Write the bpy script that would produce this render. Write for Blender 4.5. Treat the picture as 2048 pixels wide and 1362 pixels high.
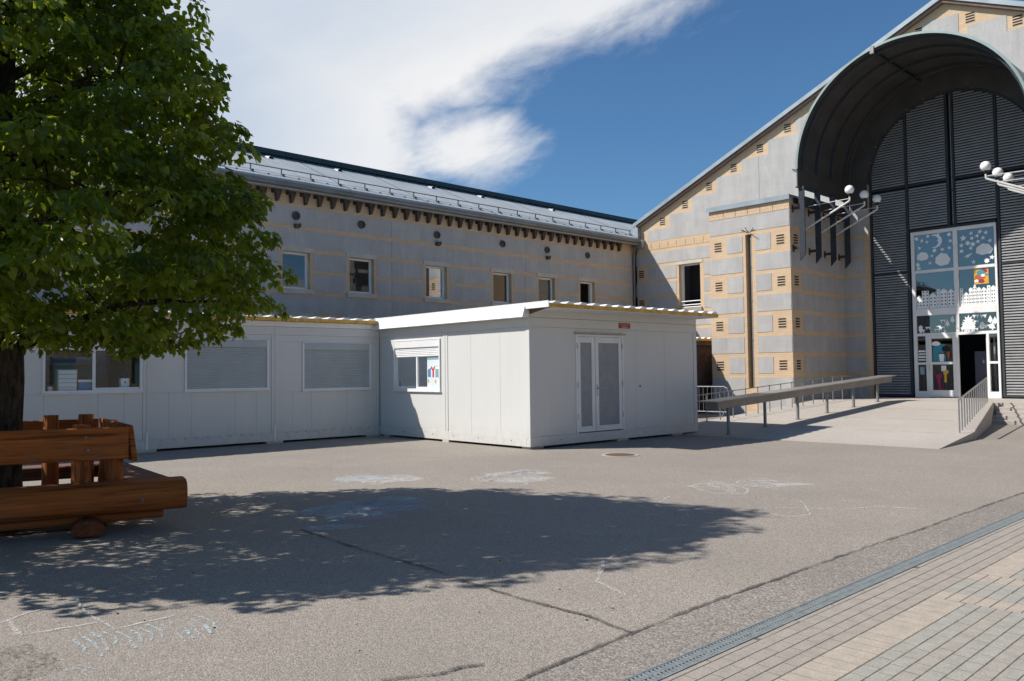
import bpy, bmesh, math, random
import numpy as np
from mathutils import Matrix, Vector
random.seed(7); rng = np.random.default_rng(7)
for o in list(bpy.data.objects): bpy.data.objects.remove(o, do_unlink=True)
SC = bpy.context.scene; COL = SC.collection
R = math.radians

# ------------------------------------------------------------------ camera, sky, sun, exposure
# world: +X runs along the long wing, +Y from the courtyard towards the long wing, z up; the eye is 1.6 m above the asphalt
F_PX, YAW, PITCH, ROLL, EYE = 1628.8, R(46.534), 0.0389766, -0.011553, 1.6
fw = Vector((math.cos(YAW)*math.cos(PITCH), math.sin(YAW)*math.cos(PITCH), math.sin(PITCH)))
rt = Vector((math.sin(YAW), -math.cos(YAW), 0)); up = rt.cross(fw)
r2 = rt*math.cos(ROLL) + up*math.sin(ROLL); u2 = up*math.cos(ROLL) - rt*math.sin(ROLL)
cam = bpy.data.cameras.new('camera'); camo = bpy.data.objects.new('camera', cam); COL.objects.link(camo)
cam.sensor_width = 36.0; cam.lens = F_PX/2048*36; cam.clip_start = 0.05; cam.clip_end = 2000
M = Matrix((r2, u2, -fw)).transposed().to_4x4(); M.translation = (0, 0, EYE); camo.matrix_world = M
SC.camera = camo

SUN_EL, SUN_DIR = R(44.9), R(-39.9)          # light travels towards SUN_DIR (angle from +X)
to_sun = Vector((-math.cos(SUN_DIR)*math.cos(SUN_EL), -math.sin(SUN_DIR)*math.cos(SUN_EL), math.sin(SUN_EL)))
sl = bpy.data.lights.new('sun', 'SUN'); sl.energy = 5.0; sl.angle = R(0.53); sl.color = (1.0, 0.945, 0.87)
so = bpy.data.objects.new('sun', sl); COL.objects.link(so); so.location = (-30, 30, 60)
so.rotation_euler = to_sun.to_track_quat('Z', 'Y').to_euler()

W = bpy.data.worlds.new('World'); SC.world = W; W.use_nodes = True
def world_nodes():
    nt = W.node_tree; N = nt.nodes; L = nt.links; N.clear()
    out = N.new('ShaderNodeOutputWorld')
    sky = N.new('ShaderNodeTexSky'); sky.sky_type = 'NISHITA'; sky.sun_disc = False
    sky.sun_elevation = SUN_EL; sky.sun_rotation = math.atan2(to_sun.x, to_sun.y) % (2*math.pi)
    sky.altitude = 600; sky.air_density = 1.0; sky.dust_density = 0.8; sky.ozone_density = 2.5
    hs = N.new('ShaderNodeMix'); hs.data_type = 'RGBA'; hs.blend_type = 'MULTIPLY'; hs.inputs[0].default_value = 1.0; L.new(sky.outputs[0], hs.inputs[6]); hs.inputs[7].default_value = (0.63, 0.93, 1.12, 1)
    b1 = N.new('ShaderNodeBackground'); b1.inputs[1].default_value = 0.084; L.new(hs.outputs[2], b1.inputs[0])
    tc = N.new('ShaderNodeTexCoord'); sp = N.new('ShaderNodeSeparateXYZ'); L.new(tc.outputs['Generated'], sp.inputs[0])
    def m(op, a, b=None, c=None, clamp=False):
        n = N.new('ShaderNodeMath'); n.operation = op; n.use_clamp = clamp
        for i, v in enumerate((a, b, c)):
            if v is None: continue
            if isinstance(v, (int, float)): n.inputs[i].default_value = v
            else: L.new(v, n.inputs[i])
        return n.outputs[0]
    az = m('ARCTAN2', sp.outputs[1], sp.outputs[0]); el = m('ARCSINE', sp.outputs[2])
    s = m('ADD', m('MULTIPLY', m('SUBTRACT', az, 0.585), 0.336), m('MULTIPLY', m('SUBTRACT', el, 0.420), 0.942))
    cb = N.new('ShaderNodeCombineXYZ'); L.new(m('MULTIPLY', az, 1.0), cb.inputs[0]); L.new(m('MULTIPLY', el, 1.5), cb.inputs[1])
    rot = N.new('ShaderNodeVectorRotate'); rot.rotation_type = 'Z_AXIS'; rot.inputs['Angle'].default_value = 0.55; L.new(cb.outputs[0], rot.inputs['Vector'])
    st = N.new('ShaderNodeVectorMath'); st.operation = 'MULTIPLY'; st.inputs[1].default_value = (1.0, 1.9, 1); L.new(rot.outputs[0], st.inputs[0])
    def noise(vec, sc, det, rough, dist=0.0):
        n = N.new('ShaderNodeTexNoise'); n.inputs['Scale'].default_value = sc; n.inputs['Detail'].default_value = det
        n.inputs['Roughness'].default_value = rough; n.inputs['Distortion'].default_value = dist; L.new(vec, n.inputs['Vector']); return n.outputs[0]
    n1 = noise(st.outputs[0], 4.6, 9, 0.6, 0.5); n2 = noise(st.outputs[0], 1.7, 4, 0.5); n3 = noise(st.outputs[0], 13, 8, 0.65, 0.3)
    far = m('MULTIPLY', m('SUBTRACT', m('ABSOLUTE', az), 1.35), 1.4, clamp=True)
    lob = m('SUBTRACT', 0.056, m('SQRT', m('ADD', m('POWER', m('ABSOLUTE', m('MULTIPLY', m('SUBTRACT', az, 0.868), 0.72)), 2.0), m('POWER', m('ABSOLUTE', m('MULTIPLY', m('SUBTRACT', el, 0.275), 1.35)), 2.0))))
    s = m('MAXIMUM', s, m('MAXIMUM', lob, m('MULTIPLY', m('SUBTRACT', az, 0.915), 0.7)))
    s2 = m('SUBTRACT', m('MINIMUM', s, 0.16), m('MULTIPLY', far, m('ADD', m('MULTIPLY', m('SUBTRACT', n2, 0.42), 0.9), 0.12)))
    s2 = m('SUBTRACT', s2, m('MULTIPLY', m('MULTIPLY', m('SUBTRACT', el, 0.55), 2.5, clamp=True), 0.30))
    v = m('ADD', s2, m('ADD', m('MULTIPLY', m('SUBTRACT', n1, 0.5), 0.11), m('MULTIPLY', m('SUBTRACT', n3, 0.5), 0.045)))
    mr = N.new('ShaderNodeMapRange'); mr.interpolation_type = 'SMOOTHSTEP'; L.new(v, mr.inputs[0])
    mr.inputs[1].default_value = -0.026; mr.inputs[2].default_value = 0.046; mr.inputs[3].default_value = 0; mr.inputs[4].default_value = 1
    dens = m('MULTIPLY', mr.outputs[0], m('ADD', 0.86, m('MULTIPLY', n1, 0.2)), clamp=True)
    cr = N.new('ShaderNodeMix'); cr.data_type = 'RGBA'; L.new(m('MULTIPLY', m('SUBTRACT', m('ADD', v, m('MULTIPLY', n2, 0.16)), 0.10), 6.0, clamp=True), cr.inputs[0])
    cr.inputs[6].default_value = (1.0, 1.0, 1.0, 1); cr.inputs[7].default_value = (0.62, 0.71, 0.84, 1)
    b2 = N.new('ShaderNodeBackground'); b2.inputs[1].default_value = 0.78; L.new(cr.outputs[2], b2.inputs[0])
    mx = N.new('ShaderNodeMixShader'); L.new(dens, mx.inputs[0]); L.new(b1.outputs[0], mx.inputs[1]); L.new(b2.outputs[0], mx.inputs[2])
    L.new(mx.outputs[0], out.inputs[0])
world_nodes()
vs = SC.view_settings; vs.view_transform = 'Standard'; vs.look = 'None'; vs.gamma = 1.0; vs.exposure = 0.24; vs.use_curve_mapping = False
SC.cycles.max_bounces = 6; SC.cycles.diffuse_bounces = 3; SC.cycles.glossy_bounces = 3; SC.cycles.transmission_bounces = 4; SC.cycles.transparent_max_bounces = 10

# ------------------------------------------------------------------ helpers
LOC = {}
class MB:
    """collects faces, then becomes one mesh object"""
    def __init__(s, T=None): s.v = []; s.f = []; s.mi = []; s.m = 0; s.T = T
    def add(s, vs, fs):
        b = len(s.v)
        if s.T is not None: vs = [tuple(s.T @ Vector(p)) for p in vs]
        s.v += [tuple(p) for p in vs]
        for f in fs: s.f.append(tuple(i+b for i in f)); s.mi.append(s.m)
        return s
    def box(s, x0, x1, y0, y1, z0, z1):
        if x0 > x1: x0, x1 = x1, x0
        if y0 > y1: y0, y1 = y1, y0
        if z0 > z1: z0, z1 = z1, z0
        return s.add([(x0,y0,z0),(x1,y0,z0),(x1,y1,z0),(x0,y1,z0),(x0,y0,z1),(x1,y0,z1),(x1,y1,z1),(x0,y1,z1)],
              [(0,3,2,1),(4,5,6,7),(0,1,5,4),(1,2,6,5),(2,3,7,6),(3,0,4,7)])
    def quad(s, a, b, c, d): return s.add([a,b,c,d], [(0,1,2,3)])
    def poly(s, pts): return s.add(pts, [tuple(range(len(pts)))])
    def prism(s, pts, ext):
        n = len(pts); e = Vector(ext); q = [tuple(Vector(p)+e) for p in pts]
        return s.add(list(pts)+q, [tuple(range(n))[::-1], tuple(range(n, 2*n))] + [(i, (i+1)%n, n+(i+1)%n, n+i) for i in range(n)])
    def tube(s, path, rad, n=8, caps=True):
        P = [Vector(p) for p in path]; k = len(P)
        rad = [rad]*k if isinstance(rad, (int, float)) else rad
        vs = []; ref = None
        for i in range(k):
            d = (P[min(i+1,k-1)]-P[max(i-1,0)]).normalized()
            a = Vector((0,0,1)) if abs(d.z) < 0.95 else Vector((1,0,0))
            x = d.cross(a).normalized(); y = d.cross(x)
            if ref is not None:
                x = (ref - d*ref.dot(d)).normalized(); y = d.cross(x)
            ref = x
            for j in range(n):
                t = 2*math.pi*j/n; vs.append(tuple(P[i] + (x*math.cos(t)+y*math.sin(t))*rad[i]))
        fs = [(i*n+j, i*n+(j+1)%n, (i+1)*n+(j+1)%n, (i+1)*n+j) for i in range(k-1) for j in range(n)]
        if caps: fs += [tuple(range(n))[::-1], tuple(range((k-1)*n, k*n))]
        return s.add(vs, fs)
    def sphere(s, c, r, seg=20, ring=12, sq=1.0):
        vs = [(c[0],c[1],c[2]+r*sq)]
        for i in range(1, ring):
            a = math.pi*i/ring
            for j in range(seg):
                t = 2*math.pi*j/seg; vs.append((c[0]+r*math.sin(a)*math.cos(t), c[1]+r*math.sin(a)*math.sin(t), c[2]+r*sq*math.cos(a)))
        vs.append((c[0],c[1],c[2]-r*sq)); L = len(vs)-1
        fs = [(0, 1+j, 1+(j+1)%seg) for j in range(seg)]
        for i in range(ring-2):
            for j in range(seg): a = 1+i*seg; fs.append((a+j, a+seg+j, a+seg+(j+1)%seg, a+(j+1)%seg))
        a = 1+(ring-2)*seg; fs += [(a+j, L, a+(j+1)%seg) for j in range(seg)]
        return s.add(vs, fs)
    def mesh(s, name, mats, off=(0,0,0), smooth=False, bevel=0, seg=1):
        me = bpy.data.meshes.new(name)
        v = [(p[0]-off[0], p[1]-off[1], p[2]-off[2]) for p in s.v]
        me.from_pydata(v, [], s.f)
        for mt in (mats if isinstance(mats, (list, tuple)) else [mats]): me.materials.append(mt)
        if any(s.mi): me.polygons.foreach_set('material_index', s.mi)
        bm = bmesh.new(); bm.from_mesh(me)
        if bevel:
            ed = [e for e in bm.edges if len(e.link_faces) == 2 and e.calc_face_angle(0) > 0.5]
            bmesh.ops.bevel(bm, geom=ed, offset=bevel, segments=seg, affect='EDGES', profile=0.6)
        bmesh.ops.recalc_face_normals(bm, faces=bm.faces)
        bm.to_mesh(me); bm.free()
        if smooth:
            me.polygons.foreach_set('use_smooth', [True]*len(me.polygons))
            if smooth != 'all': me.set_sharp_from_angle(angle=R(38))
        me.update(); return me
    def build(s, name, mats, parent=None, local=False, **kw):
        off = (0,0,0) if (parent is None or local) else LOC[root(parent).name]
        o = bpy.data.objects.new(name, s.mesh(name, mats, off, **kw)); COL.objects.link(o)
        if parent is not None: o.parent = parent
        return o
def root(o):
    while o.parent is not None: o = o.parent
    return o
def tag(o, label=None, cat=None, group=None, kind=None):
    if label: o['label'] = label
    if cat: o['category'] = cat
    if group: o['group'] = group
    if kind: o['kind'] = kind
    return o
def thing(name, label, cat, loc=(0,0,0), rz=0.0, group=None):
    o = bpy.data.objects.new(name, None); COL.objects.link(o); o.location = loc; o.rotation_euler = (0,0,rz)
    o.empty_display_size = 0.2; LOC[o.name] = tuple(loc); return tag(o, label, cat, group)
def inst(src, name, loc, parent, rz=0.0, scale=None, local=False):
    """a copy of a part that shares its mesh; loc is in world coordinates unless local"""
    o = bpy.data.objects.new(name, src); COL.objects.link(o); o.parent = parent
    b = (0,0,0) if local else LOC[root(parent).name]
    o.location = (loc[0]-b[0], loc[1]-b[1], loc[2]-b[2]); o.rotation_euler = (0,0,rz)
    if scale: o.scale = scale
    return o
def face(org, u, n):
    """matrix taking (u along the wall, d out of the wall, z up)"""
    u = Vector(u); n = Vector(n)
    return Matrix(((u.x,n.x,0,org[0]),(u.y,n.y,0,org[1]),(0,0,1,org[2]),(0,0,0,1)))
def wall_holes(mb, u0, u1, z0, z1, holes, depth, d=0.0):
    us = sorted({u0, u1, *[h[0] for h in holes], *[h[1] for h in holes]}); zs = sorted({z0, z1, *[h[2] for h in holes], *[h[3] for h in holes]})
    for i in range(len(us)-1):
        for j in range(len(zs)-1):
            cu, cz = (us[i]+us[i+1])/2, (zs[j]+zs[j+1])/2
            if not any(h[0] < cu < h[1] and h[2] < cz < h[3] for h in holes):
                mb.quad((us[i],d,zs[j]),(us[i+1],d,zs[j]),(us[i+1],d,zs[j+1]),(us[i],d,zs[j+1]))
    for a,b,c,e in holes:
        mb.quad((a,d,c),(a,d-depth,c),(a,d-depth,e),(a,d,e)); mb.quad((b,d,c),(b,d,e),(b,d-depth,e),(b,d-depth,c))
        mb.quad((a,d,c),(b,d,c),(b,d-depth,c),(a,d-depth,c)); mb.quad((a,d,e),(a,d-depth,e),(b,d-depth,e),(b,d,e))
    return mb
def subtract(a, b, cuts):
    segs = [(a, b)]
    for c0, c1 in cuts:
        nx = []
        for s0, s1 in segs:
            if c1 <= s0 or c0 >= s1: nx.append((s0, s1)); continue
            if c0 > s0: nx.append((s0, c0))
            if c1 < s1: nx.append((c1, s1))
        segs = nx
    return [s for s in segs if s[1]-s[0] > 0.03]

# ------------------------------------------------------------------ materials
MATS = {}
class NT:
    def __init__(s, name):
        s.mat = bpy.data.materials.new(name); s.mat.use_nodes = True; s.nt = s.mat.node_tree; s.N = s.nt.nodes; s.L = s.nt.links
        s.p = s.N['Principled BSDF']; s.out = s.N['Material Output']; MATS[name] = s.mat; s._pos = None
    def node(s, t, **kw):
        n = s.N.new(t)
        for k, v in kw.items(): setattr(n, k, v)
        return n
    def put(s, sock, v):
        if isinstance(v, bpy.types.NodeSocket): s.L.new(v, sock)
        elif isinstance(v, tuple) and len(v) == 3 and sock.type == 'RGBA': sock.default_value = (*v, 1)
        else: sock.default_value = v
    def pos(s):
        if s._pos is None: s._pos = s.node('ShaderNodeNewGeometry').outputs['Position']
        return s._pos
    def obj(s): return s.node('ShaderNodeTexCoord').outputs['Object']
    def vec(s, v, mul):
        n = s.node('ShaderNodeVectorMath', operation='MULTIPLY'); s.put(n.inputs[0], v); n.inputs[1].default_value = mul; return n.outputs[0]
    def noise(s, v, sc, det=4, rough=0.55, dist=0.0):
        n = s.node('ShaderNodeTexNoise'); s.put(n.inputs['Vector'], v); n.inputs['Scale'].default_value = sc; n.inputs['Detail'].default_value = det
        n.inputs['Roughness'].default_value = rough; n.inputs['Distortion'].default_value = dist; return n.outputs[0]
    def vor(s, v, sc):
        n = s.node('ShaderNodeTexVoronoi'); s.put(n.inputs['Vector'], v); n.inputs['Scale'].default_value = sc; return n
    def ramp(s, f, a, b, lo=0.0, hi=1.0, smooth=False):
        n = s.node('ShaderNodeMapRange'); s.put(n.inputs[0], f)
        n.inputs[1].default_value = a; n.inputs[2].default_value = b; n.inputs[3].default_value = lo; n.inputs[4].default_value = hi
        if smooth: n.interpolation_type = 'SMOOTHSTEP'
        return n.outputs[0]
    def mix(s, f, a, b, mode='MIX'):
        n = s.node('ShaderNodeMix', data_type='RGBA', blend_type=mode); s.put(n.inputs[0], f); s.put(n.inputs[6], a); s.put(n.inputs[7], b); return n.outputs[2]
    def math(s, op, a, b=0.0):
        n = s.node('ShaderNodeMath', operation=op); s.put(n.inputs[0], a); s.put(n.inputs[1], b); return n.outputs[0]
    def bump(s, h, strength=0.3, dist=0.01):
        n = s.node('ShaderNodeBump'); s.put(n.inputs['Height'], h); n.inputs['Strength'].default_value = strength; n.inputs['Distance'].default_value = dist
        s.L.new(n.outputs[0], s.p.inputs['Normal']); return n
    def base(s, c): s.put(s.p.inputs['Base Color'], c)
    def set(s, rough=0.6, metal=0.0, spec=0.5):
        s.put(s.p.inputs['Roughness'], rough); s.p.inputs['Metallic'].default_value = metal; s.p.inputs['Specular IOR Level'].default_value = spec
def plain(name, c, rough=0.6, metal=0.0, var=0.08, sc=3.0, bump=0.0, spec=0.4, fine=0.0):
    t = NT(name); t.set(rough, metal, spec); v = t.pos()
    n = t.noise(v, sc, 5); col = t.mix(t.ramp(n, 0.3, 0.7), tuple(x*(1-var) for x in c), tuple(min(1, x*(1+var)) for x in c))
    if fine: col = t.mix(t.ramp(t.noise(v, 60, 3), 0.35, 0.65, 0, fine), col, tuple(x*0.6 for x in c))
    t.base(col)
    if bump: t.bump(t.noise(v, 90, 3), bump, 0.004)
    return t.mat
def uvpos(t):
    """(x+y, z): one brick mapping that suits walls running along X or along Y"""
    s = t.node('ShaderNodeSeparateXYZ'); t.L.new(t.pos(), s.inputs[0]); c = t.node('ShaderNodeCombineXYZ')
    t.L.new(t.math('ADD', s.outputs[0], s.outputs[1]), c.inputs[0]); t.L.new(s.outputs[2], c.inputs[1]); return c.outputs[0]
def brick(name, c1, c2, mortar, w=0.24, h=0.0725, ms=0.007):
    t = NT(name); t.set(0.85, 0, 0.2)
    b = t.node('ShaderNodeTexBrick'); t.L.new(uvpos(t), b.inputs['Vector']); b.inputs['Scale'].default_value = 1.0
    b.inputs['Brick Width'].default_value = w; b.inputs['Row Height'].default_value = h; b.inputs['Mortar Size'].default_value = ms; b.inputs['Mortar Smooth'].default_value = 0.3
    b.inputs['Color1'].default_value = (*c1,1); b.inputs['Color2'].default_value = (*c2,1); b.inputs['Mortar'].default_value = (*mortar,1); b.inputs['Bias'].default_value = -0.1
    n = t.noise(t.vec(t.pos(), (1,1,0.35)), 1.3, 6, 0.6); n2 = t.noise(t.pos(), 24, 4)
    col = t.mix(t.ramp(n, 0.35, 0.75, 0, 0.28), b.outputs['Color'], tuple(x*0.72 for x in c1)); col = t.mix(t.ramp(n2, 0.4, 0.75, 0, 0.22), col, tuple(x*0.7 for x in c2))
    t.base(col); h_ = t.math('ADD', t.math('MULTIPLY', b.outputs['Fac'], -0.6), t.math('MULTIPLY', n2, 0.35)); t.bump(h_, 0.6, 0.006); return t.mat
def roughcast(name, c):
    t = NT(name); t.set(0.9, 0, 0.15); v = t.pos()
    big = t.noise(t.vec(v, (1.1,1.1,0.22)), 2.2, 6, 0.62); st = t.noise(t.vec(v, (9,9,0.7)), 1.6, 4, 0.6); fi = t.noise(v, 34, 5, 0.7); gr = t.vor(v, 70).outputs['Distance']
    col = t.mix(t.ramp(big, 0.32, 0.72), tuple(x*0.86 for x in c), tuple(x*1.08 for x in c))
    col = t.mix(t.ramp(st, 0.5, 0.85, 0, 0.30), col, tuple(x*0.66 for x in c)); col = t.mix(t.ramp(fi, 0.42, 0.7, 0, 0.5), col, tuple(x*0.70 for x in c))
    b = t.node('ShaderNodeTexBrick'); t.L.new(uvpos(t), b.inputs['Vector']); b.inputs['Scale'].default_value = 1.0; b.inputs['Brick Width'].default_value = 0.49; b.inputs['Row Height'].default_value = 0.29; b.inputs['Mortar Size'].default_value = 0.004
    b.inputs['Color1'].default_value = (0.86,0.86,0.87,1); b.inputs['Color2'].default_value = (1.1,1.09,1.08,1); b.inputs['Mortar'].default_value = (0.8,0.8,0.8,1); col = t.mix(0.28, col, b.outputs['Color'], 'MULTIPLY')
    t.base(col); t.bump(t.math('ADD', t.math('MULTIPLY', fi, 0.8), t.math('MULTIPLY', gr, 0.6)), 0.75, 0.014); return t.mat
def asphalt(name, c, warm, grain=1.0):
    t = NT(name); t.set(0.9, 0, 0.25); v = t.pos()
    big = t.noise(v, 0.45, 5, 0.6); mid = t.noise(v, 2.6, 5, 0.65); st = t.vor(v, 120*grain); fi = t.noise(v, 150*grain, 3, 0.7); cl = t.noise(v, 28, 4, 0.7)
    rnd = t.node('ShaderNodeSeparateColor'); t.L.new(st.outputs['Color'], rnd.inputs[0])
    col = t.mix(t.ramp(big, 0.33, 0.68), tuple(x*0.88 for x in c), warm)
    col = t.mix(t.ramp(mid, 0.45, 0.8, 0, 0.35), col, tuple(x*0.76 for x in c))
    col = t.mix(t.ramp(rnd.outputs[0], 0.22, 0.95, 0.02, 0.84), tuple(x*0.50 for x in c), col)
    col = t.mix(t.ramp(rnd.outputs[1], 0.84, 1.0, 0, 0.42), col, (0.56,0.52,0.48)); col = t.mix(t.ramp(fi, 0.52, 0.75, 0, 0.5), col, tuple(x*0.5 for x in c))
    col = t.mix(t.ramp(cl, 0.55, 0.8, 0, 0.25), col, tuple(x*0.6 for x in c))
    t.base(col); t.bump(t.math('ADD', t.math('MULTIPLY', st.outputs['Distance'], -1.0), t.math('MULTIPLY', fi, 0.5)), 0.55, 0.006); return t.mat
def wood(name, c, axis=(1,0,0), rough=0.62):
    t = NT(name); t.set(0.8, 0, 0.2); v = t.obj(); sc = tuple(1.6 if a else 30 for a in axis)
    g = t.noise(t.vec(v, sc), 1.0, 6, 0.65, 0.6); k = t.noise(t.vec(v, tuple(0.8 if a else 4 for a in axis)), 1.0, 4)
    col = t.mix(t.ramp(g, 0.33, 0.68), tuple(x*0.5 for x in c), tuple(x*1.15 for x in c)); col = t.mix(t.ramp(k, 0.4, 0.75, 0, 0.5), col, tuple(x*0.5 for x in c))
    ck = t.noise(t.vec(v, tuple(0.9 if a else 15 for a in axis)), 1.0, 3, 0.5, 0.8); col = t.mix(t.ramp(ck, 0.60, 0.66, 0, 0.75), col, tuple(x*0.22 for x in c)); col = t.mix(t.ramp(t.noise(v, 3.5, 4), 0.5, 0.75, 0, 0.35), col, (0.16,0.115,0.085))
    t.base(col); t.bump(t.math('SUBTRACT', g, t.math('MULTIPLY', t.ramp(ck, 0.58, 0.66), 0.8)), 0.6, 0.012); return t.mat
def glass(name, tint=(0.9,0.95,0.97), rough=0.004, extra=0.04, k=1.7):
    t = NT(name); t.N.remove(t.p)
    tr = t.node('ShaderNodeBsdfTransparent'); tr.inputs[0].default_value = (*tint,1)
    gl = t.node('ShaderNodeBsdfGlossy'); gl.inputs['Roughness'].default_value = rough; gl.inputs[0].default_value = (0.95,0.98,1,1)
    fr = t.node('ShaderNodeFresnel'); fr.inputs[0].default_value = 1.55; f = t.math('ADD', t.math('MULTIPLY', fr.outputs[0], k), extra)
    mx = t.node('ShaderNodeMixShader'); t.L.new(f, mx.inputs[0]); t.L.new(tr.outputs[0], mx.inputs[1]); t.L.new(gl.outputs[0], mx.inputs[2]); t.L.new(mx.outputs[0], t.out.inputs[0]); return t.mat
def white_panel(name, c=(0.648,0.642,0.618)):
    t = NT(name); t.set(0.42, 0, 0.35); v = t.pos()
    n = t.noise(t.vec(v, (1,1,0.3)), 1.2, 5, 0.6); st = t.noise(t.vec(v, (14,14,0.5)), 1.0, 4, 0.6); sp = t.noise(v, 22, 5, 0.7)
    col = t.mix(t.ramp(n, 0.35, 0.75, 0, 0.5), c, tuple(x*0.90 for x in c)); col = t.mix(t.ramp(st, 0.58, 0.9, 0, 0.30), col, (0.45,0.43,0.38))
    col = t.mix(t.ramp(sp, 0.66, 0.82, 0, 0.30), col, (0.40,0.37,0.32)); sx = t.node('ShaderNodeSeparateXYZ'); t.L.new(v, sx.inputs[0]); dz = t.math('MULTIPLY', t.ramp(t.math('ADD', sx.outputs[2], t.math('MULTIPLY', t.noise(t.vec(v, (5,5,1)), 1.5, 5, 0.7), -0.5)), -0.15, 0.22, 0.40, 0.0), t.ramp(t.noise(v, 9, 5, 0.7), 0.3, 0.7)); col = t.mix(dz, col, (0.33,0.30,0.25))
    t.base(col); t.bump(t.noise(v, 0.9, 2), 0.12, 0.05); return t.mat

m_asph = asphalt('asphalt', (0.396,0.352,0.304), (0.470,0.412,0.350))
m_asph2 = asphalt('coarse_asphalt', (0.335,0.298,0.262), (0.392,0.345,0.300), 0.62)
def tarmat():
    t = NT('tar_seal'); t.set(0.8, 0, 0.3); v = t.pos(); t.base(t.mix(t.ramp(t.noise(v, 40, 4), 0.35, 0.7), (0.05,0.046,0.042), (0.115,0.105,0.095)))
    t.put(t.p.inputs['Alpha'], t.math('MULTIPLY', t.ramp(t.noise(v, 48, 4, 0.7), 0.36, 0.50), t.ramp(t.noise(v, 1.7, 4, 0.6), 0.34, 0.56, 0.25, 0.88))); t.bump(t.noise(v, 60, 3), 0.5, 0.004); return t.mat
m_tar = tarmat()
m_conc = asphalt('ramp_concrete', (0.62,0.56,0.495), (0.70,0.635,0.565), 1.6)
m_pav = {k: plain('paver_'+k, c, 0.88, var=0.13, sc=9, bump=0.55, fine=0.45, spec=0.2) for k, c in dict(brown=(0.345,0.308,0.268), pink=(0.420,0.362,0.300), grey=(0.350,0.332,0.295), mixed=(0.358,0.324,0.280)).items()}
m_joint = plain('joint_sand', (0.125,0.112,0.078), 0.95, var=0.4, sc=12, bump=0.4)
m_brick = brick('tan_brick', (0.60,0.425,0.268), (0.66,0.485,0.318), (0.50,0.41,0.30))
m_sold = brick('soldier_brick', (0.60,0.425,0.268), (0.66,0.485,0.318), (0.43,0.34,0.24), 0.0725, 0.24, 0.008)
m_rough = roughcast('grey_roughcast', (0.482,0.468,0.452))
m_stone = plain('pale_stone', (0.55,0.50,0.42), 0.85, var=0.14, sc=3, bump=0.3, fine=0.25)
m_sill = plain('weathered_sill', (0.33,0.29,0.24), 0.9, var=0.35, sc=6, bump=0.4, fine=0.4)
m_white = white_panel('white_cabin_paint')
m_wfr = plain('white_frame', (0.76,0.76,0.75), 0.4, var=0.05)
m_wroof = plain('white_roof_sheet', (0.82,0.82,0.81), 0.4, var=0.06)
m_foam = plain('yellow_foam', (0.72,0.42,0.09), 0.9, var=0.3, sc=7, bump=0.4, fine=0.3)
m_soff = plain('brown_soffit', (0.16,0.11,0.09), 0.8, var=0.2)
m_shut = plain('roller_shutter', (0.42,0.45,0.46), 0.5, var=0.06)
m_infill = plain('door_infill', (0.30,0.31,0.32), 0.55, var=0.1, sc=5, fine=0.15)
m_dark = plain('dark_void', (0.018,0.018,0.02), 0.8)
m_int = plain('interior_wall', (0.30,0.28,0.26), 0.8)
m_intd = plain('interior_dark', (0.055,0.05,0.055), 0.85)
m_steel = plain('stainless', (0.46,0.45,0.45), 0.32, 0.85, var=0.15, sc=8)
m_galv = plain('galvanised', (0.235,0.24,0.245), 0.55, 0.3, var=0.18, sc=12)
m_drain = plain('drain_iron', (0.27,0.30,0.305), 0.55, 0.4, var=0.2, sc=18)
m_guard = plain('guard_grey', (0.245,0.225,0.20), 0.5, 0.15, var=0.15, sc=3, fine=0.15)
m_guardt = plain('guard_top', (0.29,0.275,0.26), 0.4, 0.3, var=0.14, sc=3)
m_anth = plain('anthracite_steel', (0.048,0.055,0.064), 0.85, 0.0, var=0.15, sc=4, spec=0.12)
m_louv = plain('louver_grey', (0.34,0.345,0.35), 0.45, 0.15, var=0.14, sc=2.5)
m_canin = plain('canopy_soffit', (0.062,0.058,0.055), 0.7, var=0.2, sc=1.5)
m_canout = plain('canopy_sheet', (0.24,0.30,0.29), 0.42, 0.4, var=0.14, sc=1.4)
m_flash = plain('zinc_flashing', (0.29,0.335,0.36), 0.42, 0.4, var=0.14, sc=2)
m_roof = plain('roof_sheet', (0.40,0.435,0.46), 0.55, 0.15, var=0.12, sc=0.9)
m_ridge = plain('ridge_dark', (0.035,0.062,0.068), 0.5, 0.2, var=0.2)
m_gut = plain('gutter_metal', (0.165,0.175,0.175), 0.45, 0.4, var=0.16, sc=2)
m_corb = plain('dark_timber', (0.075,0.056,0.048), 0.75, var=0.25, sc=9, bump=0.3)
m_vent = plain('vent_cowl', (0.075,0.072,0.068), 0.6, 0.2, var=0.2)
m_globe = plain('opal_globe', (0.86,0.85,0.83), 0.25, var=0.03, spec=0.6)
m_lampw = plain('lamp_arm_white', (0.62,0.61,0.58), 0.4, 0.1, var=0.1)
m_black = plain('black_plastic', (0.02,0.02,0.022), 0.5)
m_paper = plain('white_paper', (0.84,0.85,0.84), 0.9, var=0.03)
m_glass = glass('window_glass', extra=0.0); m_glassd = glass('entrance_glass', (0.75,0.82,0.85), extra=0.08); m_glassc = glass('clear_pane', extra=0.0, k=1.1)
m_red = plain('sign_red', (0.30,0.028,0.032), 0.4); m_cream = plain('sign_letter', (0.75,0.62,0.58), 0.6)
m_shed = plain('shed_brown', (0.10,0.065,0.05), 0.8, var=0.35, sc=5, fine=0.3)
m_bark = NT('bark'); m_bark.set(0.95, 0, 0.1); _v = m_bark.obj(); _n = m_bark.noise(m_bark.vec(_v, (22,22,5)), 1.0, 6, 0.7, 0.4)
m_bark.base(m_bark.mix(m_bark.ramp(_n, 0.38, 0.66), (0.022,0.017,0.014), (0.115,0.092,0.074))); m_bark.bump(_n, 1.0, 0.03); m_bark = m_bark.mat
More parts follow.
